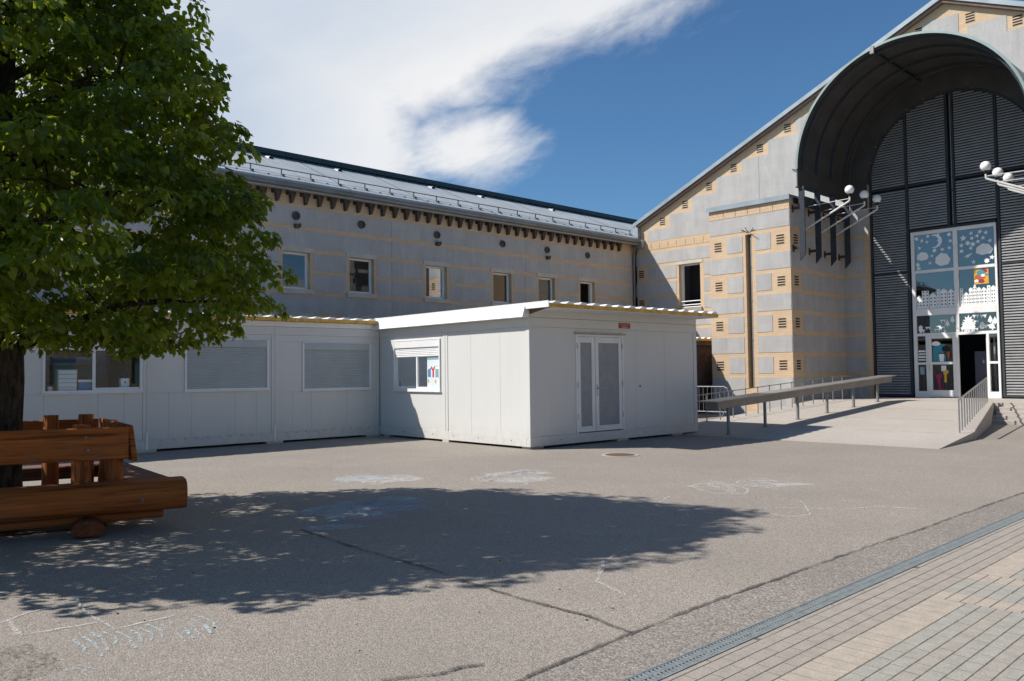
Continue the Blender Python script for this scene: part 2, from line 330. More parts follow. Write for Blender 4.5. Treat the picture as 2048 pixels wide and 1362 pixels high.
m_log = wood('stained_log', (0.47,0.135,0.032)); m_plank = wood('stained_plank', (0.50,0.155,0.040)); m_post = wood('stained_post', (0.48,0.150,0.042), (0,0,1))
m_end = wood('log_end', (0.22,0.07,0.03), (0,1,0)); m_seat = wood('worn_seat', (0.215,0.115,0.088))
def colm(name, c): return plain(name, c, 0.7, var=0.05)
m_teal, m_org, m_pinkc, m_yel, m_blue = colm('paint_teal',(0.045,0.26,0.33)), colm('paint_orange',(0.45,0.10,0.03)), colm('paint_pink',(0.32,0.02,0.09)), colm('paint_yellow',(0.62,0.36,0.04)), colm('paint_blue',(0.10,0.22,0.40))
m_lob, m_pgrey, m_pale = colm('poster_red',(0.55,0.03,0.04)), colm('poster_grey',(0.22,0.36,0.38)), colm('poster_pale',(0.66,0.74,0.78))
def leafmat():
    t = NT('leaf'); t.set(0.38, 0, 0.45)
    r = t.node('ShaderNodeAttribute', attribute_name='tone').outputs['Fac']
    col = t.mix(t.ramp(r, 0.05, 0.9), (0.026,0.062,0.008), (0.150,0.215,0.020)); col = t.mix(t.ramp(r, 0.85, 1.0), col, (0.30,0.33,0.04))
    t.base(col); tl = t.node('ShaderNodeBsdfTranslucent'); t.L.new(t.mix(0.55, col, (0.44,0.54,0.015)), tl.inputs[0])
    mx = t.node('ShaderNodeMixShader'); mx.inputs[0].default_value = 0.50; t.L.new(t.p.outputs[0], mx.inputs[1]); t.L.new(tl.outputs[0], mx.inputs[2]); t.L.new(mx.outputs[0], t.out.inputs[0]); return t.mat
m_leaf = leafmat()
def chalkmat(name, c, thr=0.45, sc=55):
    t = NT(name); t.set(0.95, 0, 0.1); t.base(c); v = t.pos(); n = t.noise(v, sc, 4, 0.75); n2 = t.noise(v, 5, 3)
    a = t.math('MULTIPLY', t.ramp(n, thr, thr+0.18), t.ramp(n2, 0.28, 0.58, 0.12, 0.80)); t.put(t.p.inputs['Alpha'], a); return t.mat
m_ch_w = chalkmat('white_chalk', (0.72,0.72,0.74), 0.40); m_ch_b = chalkmat('blue_chalk', (0.50,0.66,0.74), 0.43); m_ch_p = chalkmat('pink_chalk', (0.66,0.52,0.62), 0.46)
m_ch_f = chalkmat('faint_chalk', (0.74,0.73,0.73), 0.44); m_stain = chalkmat('old_stain', (0.10,0.09,0.08), 0.48, 30)

# ------------------------------------------------------------------ ground
g = MB(); g.add([(-300,-300,-0.02),(400,-300,-0.02),(400,400,-0.02),(-300,400,-0.02)], [(0,1,2,3)])
ground = tag(g.build('ground', m_asph), kind='structure')
g = MB(); g.quad((-25,2.722,0),(60,2.722,0),(60,60,0),(-25,60,0)); court = tag(g.build('asphalt_yard', m_asph), kind='structure')
C1 = [(-6,3.12),(-3,3.1),(-1,3.13),(1.5,3.08),(2.99,3.09),(3.21,3.12),(3.58,3.15),(3.97,3.16),(4.15,3.16),(4.62,3.18),(5.06,3.19),(5.8,3.17),(6.54,3.17),(7.49,3.15),(8.58,3.12),(10.06,3.12),(11.86,3.1),(16,3.1),(30,3.1)]
g = MB()
for a, b in zip(C1[:-1], C1[1:]): g.quad((a[0],2.724,0.004),(b[0],2.724,0.004),(b[0],b[1],0.004),(a[0],a[1],0.004))
tag(g.build('asphalt_strip', m_asph2), kind='structure')
def ribbon(mb, pts, w, z, jit=0.35, sub=0.07):
    P = [Vector((p[0],p[1],0)) for p in pts]; L = []
    for a, b in zip(P[:-1], P[1:]):
        n = max(1, int((b-a).length/sub))
        for i in range(n): L.append(a.lerp(b, i/n))
    L.append(P[-1]); vs = []; drift = 0
    for i, p in enumerate(L):
        d = (L[min(i+1,len(L)-1)]-L[max(i-1,0)]); d = d.normalized() if d.length else Vector((1,0,0)); n = Vector((-d.y,d.x,0))
        drift = drift*0.9 + random.gauss(0, w*0.06); ww = w*(0.5+random.uniform(-jit,jit)*0.5); ww2 = w*(0.5+random.uniform(-jit,jit)*0.5)
        vs += [(p.x+n.x*(ww+drift), p.y+n.y*(ww+drift), z), (p.x-n.x*(ww2-drift), p.y-n.y*(ww2-drift), z)]
    mb.add(vs, [(2*i, 2*i+1, 2*i+3, 2*i+2) for i in range(len(L)-1)]); return mb
ribbon(MB(), C1, 0.036, 0.008, 0.7).build('tar_joint', m_tar, court, True)
ribbon(MB(), [(3.97,3.16),(4.04,3.56),(4.03,4.15),(4.05,4.71),(4.13,5.43),(4.13,6.09),(4.15,6.68),(4.22,7.66)], 0.030, 0.009, 0.7).build('tar_joint', m_tar, court, True)
ribbon(MB(), [(2.45,3.60),(2.55,3.56),(2.72,3.46),(2.86,3.45),(2.98,3.40)], 0.03, 0.009, 0.8).build('tar_patch', m_tar, court, True)
def blob(mb, cx, cy, rx, ry, ang, z, n=18):
    pts = []
    for i in range(n):
        t = 2*math.pi*i/n; q = 1+random.uniform(-0.25,0.2); x, y = rx*math.cos(t)*q, ry*math.sin(t)*q
        pts.append((cx+x*math.cos(ang)-y*math.sin(ang), cy+x*math.sin(ang)+y*math.cos(ang), z))
    mb.poly(pts)
# chalk drawings, each a flat smear on the asphalt
def scribble(cx, cy, rx, ry, turns, n=60):
    out = []
    for i in range(n):
        t = turns*2*math.pi*i/n; k = 0.35+0.65*abs(math.sin(t*0.37+cx)); out.append((cx+rx*k*math.cos(t)+random.gauss(0,0.03), cy+ry*k*math.sin(t*1.13)+random.gauss(0,0.03)))
    return out
mb = MB(); mb2 = MB(); mb3 = MB(); mbf = MB(); mbs = MB()
for l in ([(1.26,6.22),(1.31,6.23),(1.29,5.97),(1.3,5.82),(1.72,5.77)],[(1.3,6.24),(1.47,6.36),(1.74,6.33)],[(1.81,6.54),(1.75,6.24),(1.73,5.85),(1.75,5.53),(2.14,5.56)],
          [(8.56,7.31),(9.2,6.96),(9.57,6.39),(10.11,5.94),(10.65,5.49)],[(8.3,4.64),(8.25,4.38),(8.54,4.29),(9.12,4.65),(9.32,4.81)],[(8.59,4.86),(8.86,4.57),(9.06,4.2),(9.56,3.96),(9.69,3.51)],
          [(9.62,4.5),(9.84,4.28)],[(9.6,3.85),(9.72,3.68)]): ribbon(mb, l, 0.020, 0.007, 0.8)
for i in range(13):
    x = 1.50+i*0.062; y = 5.55-i*0.012+random.uniform(-0.06,0.06); ribbon(mb2, [(x,y),(x+0.01,y-0.2),(x-0.03,y-random.uniform(0.3,0.48))], 0.018, 0.0065, 0.8)
for i in range(5): ribbon(mb2, [(1.22+i*0.05,5.02-i*0.02),(1.24+i*0.05,4.85)], 0.016, 0.0065, 0.8)
for cx, cy, rx, ry, tn in ((8.88,9.34,0.55,0.3,5),(8.95,9.3,0.45,0.25,6),(8.2,9.2,0.3,0.3,4),(10.4,5.9,0.4,0.4,4),(8.49,8.71,0.45,0.35,4),(7.14,10.23,0.5,0.35,4),(6.9,10.8,0.3,0.35,4),(9.7,6.1,0.5,0.5,3)): ribbon(mbf, scribble(cx,cy,rx,ry,tn), 0.045, 0.006, 0.8)
for cx, cy, rx, ry, a in ((5.35,8.35,0.75,0.6,0.4),(4.56,7.5,0.33,0.13,-0.7),(5.9,8.5,0.5,0.35,-0.6),(6.9,10.7,0.45,0.35,0.2)): blob(mb2, cx,cy,rx,ry,a, 0.005)
for cx, cy, rx, ry, a in ((5.1,7.7,0.35,0.16,-0.7),(5.7,8.0,0.35,0.2,-0.5)): blob(mb3, cx,cy,rx,ry,a, 0.0055)
for cx, cy, rx, ry, a in ((8.88,9.34,0.5,0.28,-0.6),(8.5,8.75,0.5,0.3,-0.6),(7.1,10.3,0.6,0.3,-0.5),(10.6,5.6,0.3,0.16,-0.6)): blob(mbf, cx,cy,rx,ry,a, 0.0045)
for cx, cy, rx, ry, a in ((1.1,5.3,0.25,0.4,0),): blob(mbs, cx,cy,rx,ry,a, 0.0038)
for i in range(9):
    ribbon(mb2, scribble(5.4+random.uniform(-0.6,0.7), 8.2+random.uniform(-0.5,0.5), 0.35, 0.25, 2, 24), 0.02, 0.0068, 0.7)
ribbon(mbf, [(4.6,3.7),(4.75,4.1),(5.3,4.5),(5.9,4.7)], 0.03, 0.006, 0.8); ribbon(mbf, [(7.6,5.2),(7.9,5.9),(8.6,6.2)], 0.03, 0.006, 0.8)
for n_, q, mt in (('chalk_line',mb,m_ch_w),('chalk_scribble',mb2,m_ch_b),('chalk_smear',mb3,m_ch_p),('chalk_dust',mbf,m_ch_f),('dirt_stain',mbs,m_stain)): q.build(n_, mt, court, True)
# round manhole cover in the yard
mh = thing('manhole_cover', 'round rusty manhole cover set in the asphalt before the white cabin', 'manhole cover', (12.21,9.92,0))
def disc(cx, cy, z, r0, r1, h, n=28):
    q = MB(); vs = []
    for i in range(n):
        c, s_ = math.cos(2*math.pi*i/n), math.sin(2*math.pi*i/n); vs += [(cx+r0*c,cy+r0*s_,z+h),(cx+r1*c,cy+r1*s_,z+h),(cx+r1*c,cy+r1*s_,z)]
    fs = []
    for i in range(n): j = (i+1)%n; fs += [(3*i,3*i+1,3*j+1,3*j),(3*i+1,3*i+2,3*j+2,3*j+1)]
    if r0 <= 0.001: pass
    q.add(vs, fs); return q
disc(12.21,9.92,0.001,0.29,0.36,0.006).build('ring', m_conc, mh); disc(12.21,9.92,0.001,0.0005,0.285,0.004).build('cover', plain('rusty_iron',(0.13,0.085,0.055),0.8,0.2,var=0.3,sc=20), mh)

# ------------------------------------------------------------------ paving and drain
g = MB(); g.quad((-25,-40,0.0002),(60,-40,0.0002),(60,2.59,0.0002),(-25,2.59,0.0002)); pave = tag(g.build('brick_pavement', m_joint), kind='structure')
stones = []
def put(x0, x1, y0, y1, k): stones.append((x0, x1, y0, y1, k))
XA, XB = 2.4, 16.0
def run_x(y0, y1, xa, xb, ln, k, off):
    x = xa - off*ln
    while x < xb:
        a, b = max(x, xa), min(x+ln, xb)
        if b-a > 0.03: put(a, b, y0, y1, k)
        x += ln
put_rows = [(2.548,2.586)] + [(2.455+0*i,2.548) for i in (0,)] + [(2.362,2.455),(2.270,2.362),(2.178,2.270)]
for i, (a, b) in enumerate(put_rows): run_x(a, b, XA, XB, 0.185 if i else 0.5, 'brown', (i*0.37) % 1)
bands = [(6.06,7.00),(10.5,11.44),(14.9,15.84)]
edges = [XA] + [q for b in bands for q in b] + [XB]
for i in range(0, len(edges), 2):
    a, b = edges[i], edges[i+1]; n = max(1, round((b-a)/0.118)); w = (b-a)/n
    for j in range(n): put(a+j*w, a+(j+1)*w, 1.948, 2.178, 'pink')
    y = 1.948; k = 0
    while y > -1.2: run_x(y-0.0925, y, a, b, 0.17, ('grey', 'grey', 'mixed')[k % 3], (0.35*k) % 1); y -= 0.0925; k += 1
for a, b in bands:
    for x0, x1, k in ((a,a+0.235,'pink'),(a+0.235,a+0.47,'grey'),(a+0.47,a+0.705,'grey'),(a+0.705,b,'pink')):
        y = 2.178; i = 0
        while y > -1.2: put(x0, x1, y-0.0925, y, k); y -= 0.0925
mstone = {}
def stone_mesh(k):
    q = MB(); c = 0.016; z = 0.5
    q.add([(-0.5,-0.5,-1),(0.5,-0.5,-1),(0.5,0.5,-1),(-0.5,0.5,-1),(-0.5,-0.5,-0.25),(0.5,-0.5,-0.25),(0.5,0.5,-0.25),(-0.5,0.5,-0.25),(-0.5+c,-0.5+c,0),(0.5-c,-0.5+c,0),(0.5-c,0.5-c,0),(-0.5+c,0.5-c,0)],
          [(0,1,5,4),(1,2,6,5),(2,3,7,6),(3,0,4,7),(4,5,9,8),(5,6,10,9),(6,7,11,10),(7,4,8,11),(8,9,10,11)]); return q
for k in m_pav: mstone[k] = stone_mesh(k).mesh('paver', m_pav[k])
def inview(x, y):
    d = Vector((x, y, -EYE)); f = d.dot(fw)
    if f < 0.5: return None
    u, v = 1024+F_PX*d.dot(r2)/f, 681-F_PX*d.dot(u2)/f
    return f if (-20 < u < 2068 and v < 1382) else None
vis = []; rest = []
for s_ in stones:
    f = inview((s_[0]+s_[1])/2, (s_[2]+s_[3])/2)
    (vis if f else rest).append((f or 0, s_))
vis.sort(key=lambda q: (q[1][1]-q[1][0])*(q[1][3]-q[1][2])/q[0]**3, reverse=True)
rest += vis[300:]; vis = vis[:300]
J = 0.003
for f, (x0,x1,y0,y1,k) in vis:
    o = inst(mstone[k], 'paver', ((x0+x1)/2,(y0+y1)/2,0.0016+random.uniform(-0.0006,0.0006)), pave, 0, (x1-x0-2*J, y1-y0-2*J, 0.012), True)
    o.rotation_euler = (random.gauss(0,0.004), random.gauss(0,0.003), random.gauss(0,0.004))
for kk in m_pav:
    q = MB(); sm = stone_mesh(kk)
    for f, (x0,x1,y0,y1,k) in rest:
        if k != kk: continue
        cx, cy, sx, sy, dz = (x0+x1)/2, (y0+y1)/2, x1-x0-2*J, y1-y0-2*J, random.uniform(-0.0006,0.0006)
        q.add([(cx+v[0]*sx, cy+v[1]*sy, v[2]*0.012+0.0016+dz) for v in sm.v], sm.f)
    if q.v: tag(q.build('far_pavers', m_pav[kk], pave, True), kind='stuff')
g = MB(); g.quad((-25,-40,0.0016),(60,-40,0.0016),(60,-1.21,0.0016),(-25,-1.21,0.0016)); g.quad((XB+0.01,-1.2,0.0016),(60,-1.2,0.0016),(60,2.58,0.0016),(XB+0.01,2.58,0.0016)); g.quad((-25,-1.2,0.0016),(XA-0.01,-1.2,0.0016),(XA-0.01,2.58,0.0016),(-25,2.58,0.0016))
tag(g.build('outer_paving', brick('outer_paver', (0.262,0.232,0.196), (0.30,0.27,0.22), (0.09,0.08,0.055), 0.185, 0.0925, 0.004)), kind='structure')
dr = thing('drain_channel', 'narrow blue-grey iron slot drain between the asphalt and the pavers', 'drain', (7,2.655,0))
q = MB(); q.box(-6,30,2.713,2.722,-0.03,0.006); q.box(-6,30,2.588,2.597,-0.03,0.006); q.build('edge_frame', m_drain, dr); q = MB(); q.quad((-6,2.598,-0.0105),(30,2.598,-0.0105),(30,2.712,-0.0105),(-6,2.712,-0.0105)); q.build('channel_bed', m_dark, dr)
q = MB()
for i in range(15):
    x = i*0.033
    for (a, b) in ((0.004,0.052),(0.060,0.108)):
        q.add([(x+0.002,a,0),(x+0.017,a,0),(x+0.029,b,0),(x+0.014,b,0),(x+0.002,a,-0.012),(x+0.017,a,-0.012),(x+0.029,b,-0.012),(x+0.014,b,-0.012)], [(0,1,2,3),(4,7,6,5),(0,4,5,1),(1,5,6,2),(2,6,7,3),(3,7,4,0)])
q.box(0,0.497,0.050,0.062,-0.012,0.0); q.box(0,0.497,0,0.006,-0.012,0.0); q.box(0,0.497,0.106,0.112,-0.012,0.0); q.box(0,0.008,0,0.112,-0.012,0.0)
gm = q.mesh('grate', m_drain)
for i in range(30): inst(gm, 'grate', (1.0+i*0.5, 2.599, 0.004), dr)

# ------------------------------------------------------------------ long wing behind
YL, LX0, LX1 = 23.33, -6.0, 30.0
lw = thing('school_wing', 'long grey and tan school wing with corbelled eaves and metal roof', 'building', (12,YL,0))
WIN = [(-0.9,),(2.6,),(5.7,),(8.9,),(12.14,),(14.57,),(17.77,),(21.03,),(23.53,),(26.08,)]
WIN = [w[0] for w in WIN]; WW, ZS, ZH = 1.19, 4.16, 5.65
T = face((0,YL,0), (1,0,0), (0,-1,0))
ups = [(x+0.12, x+WW-0.10, ZS+0.16, ZH-0.15) for x in WIN]; los = [(x+0.12, x+WW-0.10, 2.07, 3.41) for x in WIN]
lwall = wall_holes(MB(T), LX0, LX1, -0.1, 7.5, ups+los, 0.26).build('wall', m_brick, lw)
MB(T).box(LX0, LX1, 0.001, 0.012, 6.93, 7.05).build('brick_band', m_brick, lwall)
MB(T).box(LX0, LX1, 0.001, 0.010, 7.05, 7.42).build('soldier_course', m_sold, lwall)
rows = [(6.345,6.925),(5.63,6.20),(4.95,5.495),(4.265,4.825),(3.56,4.13),(2.86,3.42),(2.16,2.72),(1.46,2.02),(0.05,1.32)]
for z0, z1 in rows:
    cuts = []
    for x in WIN:
        for (za, zb) in ((ZS-0.02, ZH+0.01), (1.89, 3.57)):
            if z1 > za+0.05 and z0 < zb-0.05: cuts.append((x-0.02, x+WW+0.02))
    cuts += [(16.375,16.39),(22.885,22.90),(9.6,9.615)]
    for a, b in subtract(LX0, LX1-0.02, cuts):
        k = MB(T).box(a, b, 0.001, 0.011, max(z0,0.0), z1).build('render_panel', m_rough, lwall)
def wing_window(x, zs, zh):
    q = MB(T); q.box(x-0.02, x+WW+0.02, 0.0, 0.028, zh-0.15, zh); o = q.build('window', m_stone, lw)      # lintel is the parent piece
    MB(T).box(x+0.0, x+WW, -0.2, 0.05, zs, zs+0.155).build('sill', m_stone, o)
    a, b, c, e = x+0.12, x+WW-0.10, zs+0.16, zh-0.15; q = MB(T); d0, d1 = -0.23, -0.17
    q.box(a,a+0.06,d0,d1,c,e); q.box(b-0.09,b,d0,d1,c,e); q.box(a+0.06,b-0.09,d0,d1,e-0.07,e); q.box(a+0.06,b-0.09,d0,d1,c,c+0.07); q.build('frame', m_wfr, o)
    q = MB(T); q.quad((a+0.05,-0.2,c+0.05),(b-0.08,-0.2,c+0.05),(b-0.08,-0.2,e-0.05),(a+0.05,-0.2,e-0.05)); q.build('pane', m_glass, o)
for x in WIN: wing_window(x, ZS, ZH); wing_window(x, 1.91, 3.56)
q = MB(); q.box(LX0,LX1-0.2,YL+1.5,YL+1.6,0,7.3); q.box(LX0,LX1-0.2,YL+0.3,YL+1.5,3.6,3.7); q.box(LX0,LX1-0.2,YL+0.3,YL+1.5,6.6,6.7); q.box(LX0,LX1-0.2,YL+0.3,YL+1.5,0,0.1); q.build('inner_wall', m_int, lw)
for x, h in ((12.5,0.5),(14.9,0.7),(18.1,0.6),(18.3,0.35),(24.0,0.5)):      # plants and things on inner sills
    q = MB()
    q.tube([(x+0.2,YL+0.45,4.32),(x+0.2,YL+0.45,4.32+h*0.4)], [0.07,0.09], 10)
    for i in range(16):
        a = random.uniform(0,6.28); l = h*random.uniform(0.4,0.8); b = Vector((x+0.2,YL+0.45,4.32+h*0.4)); t_ = b+Vector((math.cos(a)*l*0.5,math.sin(a)*l*0.3,l)); q.tube([b,(b+t_)/2+Vector((0,0,0.03)),t_], [0.012,0.03,0.003], 4)
    q.build('potted_plant', m_leaf if x != 14.9 else m_dark, lw)
# vents and lamps under the eaves
q = MB(); n = 20; ring = []
for i in range(n):
    c, s_ = math.cos(2*math.pi*i/n), math.sin(2*math.pi*i/n); ring += [(0.14*c,-0.015,0.14*s_),(0.135*c,-0.06,0.135*s_),(0.10*c,-0.07,0.10*s_),(0.09*c,-0.03,0.09*s_)]
fs = [(4*i+k, 4*((i+1)%n)+k, 4*((i+1)%n)+k+1, 4*i+k+1) for i in range(n) for k in range(3)]; q.add(ring, fs); q.add([(0.092*math.cos(2*math.pi*i/n),-0.035,0.092*math.sin(2*math.pi*i/n)) for i in range(n)], [tuple(range(n))])
for i in range(5): z = -0.07+i*0.035; h_ = math.sqrt(max(0.0,0.09**2-z*z)); q.box(-h_,h_,-0.052,-0.038,z-0.004,z+0.004)
vm = q.mesh('round_vent', m_vent, smooth=True)
for x in (2.0,5.3,9.5,12.708,15.144,18.375,21.632,24.14,26.67): inst(vm, 'round_vent', (x, YL-0.011, 6.637), lw)
q = MB(); q.box(-0.07,0.07,-0.12,-0.01,-0.06,0.05); q.box(-0.09,0.09,-0.14,-0.0,0.05,0.065); q.box(0.10,0.13,-0.10,-0.01,-0.02,0.10); bmh = q.mesh('box_lamp', m_vent)
for x in (12.72,18.39,24.16): inst(bmh, 'box_lamp', (x, YL-0.011, 6.30), lw)
# roof
SL = 0.462; zr = lambda y: 7.69+SL*(y-22.98); YR = 26.78
q = MB(); seams = [LX0]; x = 14.47-0.0
pan = [LX0,-2.1,2.05,6.2,10.35,14.50,17.7,20.98,25.1,29.7,34.0,38.0]
for i, (a, b) in enumerate(zip(pan[:-1], pan[1:])):
    y0, y1 = (22.93 if a < 29 else 23.36), YR
    q = MB(); q.prism([(a+0.006,y0,zr(y0)),(a+0.006,y1,zr(y1)),(a+0.006,y1,zr(y1)-0.08),(a+0.006,y0,zr(y0)-0.05)], (b-a-0.012,0,0))
    q.box(b-0.02,b+0.016,y0+0.02,y0+0.021,zr(y0),zr(y0)+0.02)
    k = a+0.4
    while k < b-0.1:                                                      # low standing ribs
        q.prism([(k-0.03,y0,zr(y0)-0.001),(k-0.02,y0,zr(y0)+0.005),(k+0.02,y0,zr(y0)+0.005),(k+0.03,y0,zr(y0)-0.001)], (0,y1-y0,zr(y1)-zr(y0))); k += 0.52
    q.build('roof_sheet', m_roof, lw)
    q = MB(); q.prism([(b-0.016,y0+0.01,zr(y0)+0.001),(b-0.016,y0+0.01,zr(y0)+0.012),(b+0.016,y0+0.01,zr(y0)+0.012),(b+0.016,y0+0.01,zr(y0)+0.001)], (0,y1-y0-0.3,zr(y1-0.3)-zr(y0))); q.build('roof_seam', m_ridge, lw)
q = MB(); q.prism([(LX0,YR-0.25,zr(YR)-0.03),(LX0,YR-0.22,zr(YR)+0.17),(LX0,YR+0.55,zr(YR)+0.22),(LX0,YR+0.6,zr(YR)-0.1)], (LX1-LX0+8,0,0)); q.build('ridge_cap', m_ridge, lw)
q = MB(); i = 0; x = LX0
while x < LX1+7.5: q.box(x, x+0.44, YR-0.30-(0.02 if i % 2 else 0), YR-0.22, zr(YR-0.30)-0.02, zr(YR-0.3)+0.045); x += 0.52; i += 1
q.build('ridge_closer', m_ridge, lw)
q = MB(); q.prism([(LX0,YR+0.6,zr(YR)-0.1),(LX0,29.8,7.6),(LX0,29.8,7.5),(LX0,YR+0.6,zr(YR)-0.2)], (LX1-LX0+8,0,0)); q.build('rear_slope', m_roof, lw)
q = MB(); q.box(LX0,LX1,29.5,29.6,0,7.6); q.prism([(LX0,YL+0.01,0),(LX0,29.5,0),(LX0,29.5,7.5),(LX0,YR,9.2),(LX0,YL+0.01,7.55)], (-0.1,0,0)); q.build('rear_wall', m_brick, lw)
q = MB(); q.tube([(LX0,23.40,zr(23.40)+0.20),(LX1-0.1,23.40,zr(23.40)+0.20)], 0.018, 8); q.tube([(LX0,23.36,zr(23.36)+0.05),(LX1-0.1,23.36,zr(23.36)+0.05)], 0.006, 5); rail = q.build('snow_rail', m_gut, lw)
q = MB(); q.box(-0.012,0.012,-0.02,0.02,0,0.22); q.box(-0.015,0.06,-0.10,0.10,-0.02,0.035); bm_ = q.mesh('rail_bracket', m_ridge)
x = 11.25-16.5
while x < LX1-0.2: inst(bm_, 'rail_bracket', (x, 23.40, zr(23.40)-0.01), lw); x += 1.03
q = MB(); x = LX0+0.2
while x < LX1-0.3: q.box(x,x+0.05,23.20,23.26,zr(23.2),zr(23.2)+0.04); x += 0.515
tag(q.build('snow_stops', m_ridge, lw), kind='stuff')
q = MB(); hv = []
for i in range(9):
    t_ = math.pi*i/8; hv.append((0.10*math.cos(t_), 0, 0.11*math.sin(t_)))
q.add(hv+[(a*1.0, 0.42, c*0.15+0.185) for a,b,c in hv], [(i,i+1,10+i,9+i) for i in range(8)]); q.m = 1; q.add([(a*0.86,0.05,c*0.86) for a,b,c in hv], [tuple(range(9))]); hm = q.mesh('roof_vent', [m_roof, m_dark], smooth=True)
for x in (3.0,6.5,10.0,13.265,16.008,20.381,23.061,27.488): inst(hm, 'roof_vent', (x, 26.05, zr(26.05)-0.01), lw)
q = MB(); q.prism([(LX0,22.98,7.56),(LX0,22.80,7.585),(LX0,22.76,7.55),(LX0,22.76,7.48),(LX0,22.79,7.43),(LX0,22.86,7.40),(LX0,22.93,7.41),(LX0,23.0,7.45),(LX0,23.02,7.50)], (LX1-LX0-0.12,0,0)); gut = q.build('gutter', m_gut, lw)
q = MB(); q.prism([(LX0,22.88,7.398),(LX0,22.88,7.345),(LX0,23.04,7.345),(LX0,23.04,7.40)], (LX1-LX0-0.14,0,0)); q.build('eaves_board', plain('eaves_grey',(0.30,0.285,0.255),0.6), lw)
q = MB(); q.prism([(LX0,23.045,7.46),(LX0,YL-0.014,7.46),(LX0,YL-0.014,7.52),(LX0,23.045,7.52)], (LX1-LX0,0,0)); q.build('soffit_board', m_corb, lw)
q = MB(); q.prism([(-0.10,-0.12,0.44),(0.16,-0.12,0.44),(0.135,-0.12,0.30),(0.032,-0.12,0.0),(-0.038,-0.12,-0.012),(-0.055,-0.12,0.22)], (0,0.135,0)); q.prism([(-0.17,-0.25,0.44),(-0.1005,-0.25,0.44),(-0.1005,-0.25,0.24),(-0.17,-0.25,0.24)], (0,0.26,0))
cm = q.mesh('corbel', m_corb, bevel=0.006); x = 28.78
while x > LX0: inst(cm, 'corbel', (x, YL-0.03, 7.02), lw); x -= 0.4925
q = MB(); q.tube([(29.62,22.95,7.3),(29.75,YL-0.2,7.12),(29.82,YL-0.10,6.9),(29.82,YL-0.10,0)], 0.055, 10); q.build('downpipe', m_gut, lw, smooth=True)
q = MB(); q.box(29.76,29.98,22.72,23.12,7.22,7.58); q.build('gutter_end', m_flash, lw)

# ------------------------------------------------------------------ gabled hall
XG, YC = 30.0, 9.75
YE, ZE, ZP = 23.05, 8.39, 14.40
hall = thing('school_hall', 'gabled school hall of tan brick and grey render with arched entrance canopy', 'building', (XG,YC,0))
AC, AR = 8.35, 2.80
roofz = lambda y: ZP - (ZP-ZE)/(YE-YC)*abs(y-YC)
def archz(y): return AC+math.sqrt(max(0, AR*AR-(y-YC)**2)) if abs(y-YC) < AR else None
TG = face((XG,0,0), (0,1,0), (-1,0,0))
# brick wall with the arched opening and one window
GW = (19.80, 20.90, 4.33, 6.26)
q = MB(TG); wall_holes(q, YC+AR, 23.33, -0.1, 7.2, [GW], 0.35)
wall_holes(q, YC-13.6, YC-AR, -0.1, 7.2, [], 0.3)
ys = sorted({YC-13.6, YC-13.3, 23.05, 23.33, YC, *[YC+AR*math.sin(math.pi/2*i/14) for i in range(-14,15)], *[YC+s_*(AR+k*0.8) for k in range(1,13) for s_ in (-1,1)]})
for a, b in zip(ys[:-1], ys[1:]):
    lo = lambda y: (archz(y) if (archz(y) is not None and abs((a+b)/2-YC) < AR) else 7.2)
    if abs((a+b)/2-YC) < AR:
        za, zb = (archz(a) or AC), (archz(b) or AC)
    else: za = zb = 7.2
    ra, rb = max(roofz(a), za+0.01)-0.05, max(roofz(b), zb+0.01)-0.05
    if ra > za+0.03 or rb > zb+0.03: q.quad((a,0,za),(b,0,zb),(b,0,max(rb,zb+0.001)),(a,0,max(ra,za+0.001)))
    if abs((a+b)/2-YC) < AR: q.quad((a,0,za),(b,0,zb),(b,-0.35,zb),(a,-0.35,za))
for sg in (-1,1): y = YC+sg*AR; q.quad((y,0,-0.1),(y,-0.35,-0.1),(y,-0.35,AC),(y,0,AC))
gw = q.build('gable_wall', m_brick, hall)
# stepped grey render above the soldier course
sy = [22.535,21.31,20.12,18.90,17.675,16.47,15.255,14.05,12.84,11.65,10.47]; sz = [7.965,8.54,9.155,9.755,10.295,10.855,11.44,12.02,12.60,13.16,13.69]
q = MB(TG)
def strip(y0, y1, top):
    ks = sorted({y0, y1, *[y for y in ys if y0 < y < y1]})
    for a, b in zip(ks[:-1], ks[1:]):
        mid = (a+b)/2
        if abs(mid-YC) < AR: za, zb = archz(a) or AC, archz(b) or AC
        else: za = zb = 7.46
        if abs(mid-YC) < AR+0.0 and top < max(za,zb): continue
        q.add([(a,0,za),(b,0,zb),(b,0,top),(a,0,top),(a,0.014,za),(b,0.014,zb),(b,0.014,top),(a,0.014,top)], [(4,5,6,7),(3,2,6,7),(0,3,7,4),(1,2,6,5),(0,1,5,4)])
for i in range(len(sy)):
    a = sy[i]; b = sy[i+1] if i+1 < len(sy) else 2*YC-10.20
    if i == 4:                                                            # movement joint in the render
        strip(16.905, a, sz[i]); strip(b, 16.893, sz[i])
    else: strip(b, a, sz[i])
    if i+1 < len(sy): strip(2*YC-a, 2*YC-b, sz[i])
q.build('render_panel', m_rough, gw)
MB(TG).box(16.7, 23.06, 0.001, 0.012, 7.09, 7.455).build('soldier_course', m_sold, gw)
q = MB(TG)
for i in range(9): q.box(22.35-i*0.46, 22.35-i*0.46+0.018, 0.010, 0.0135, 7.12, 7.36)
q.build('weep_joint', m_corb, gw)
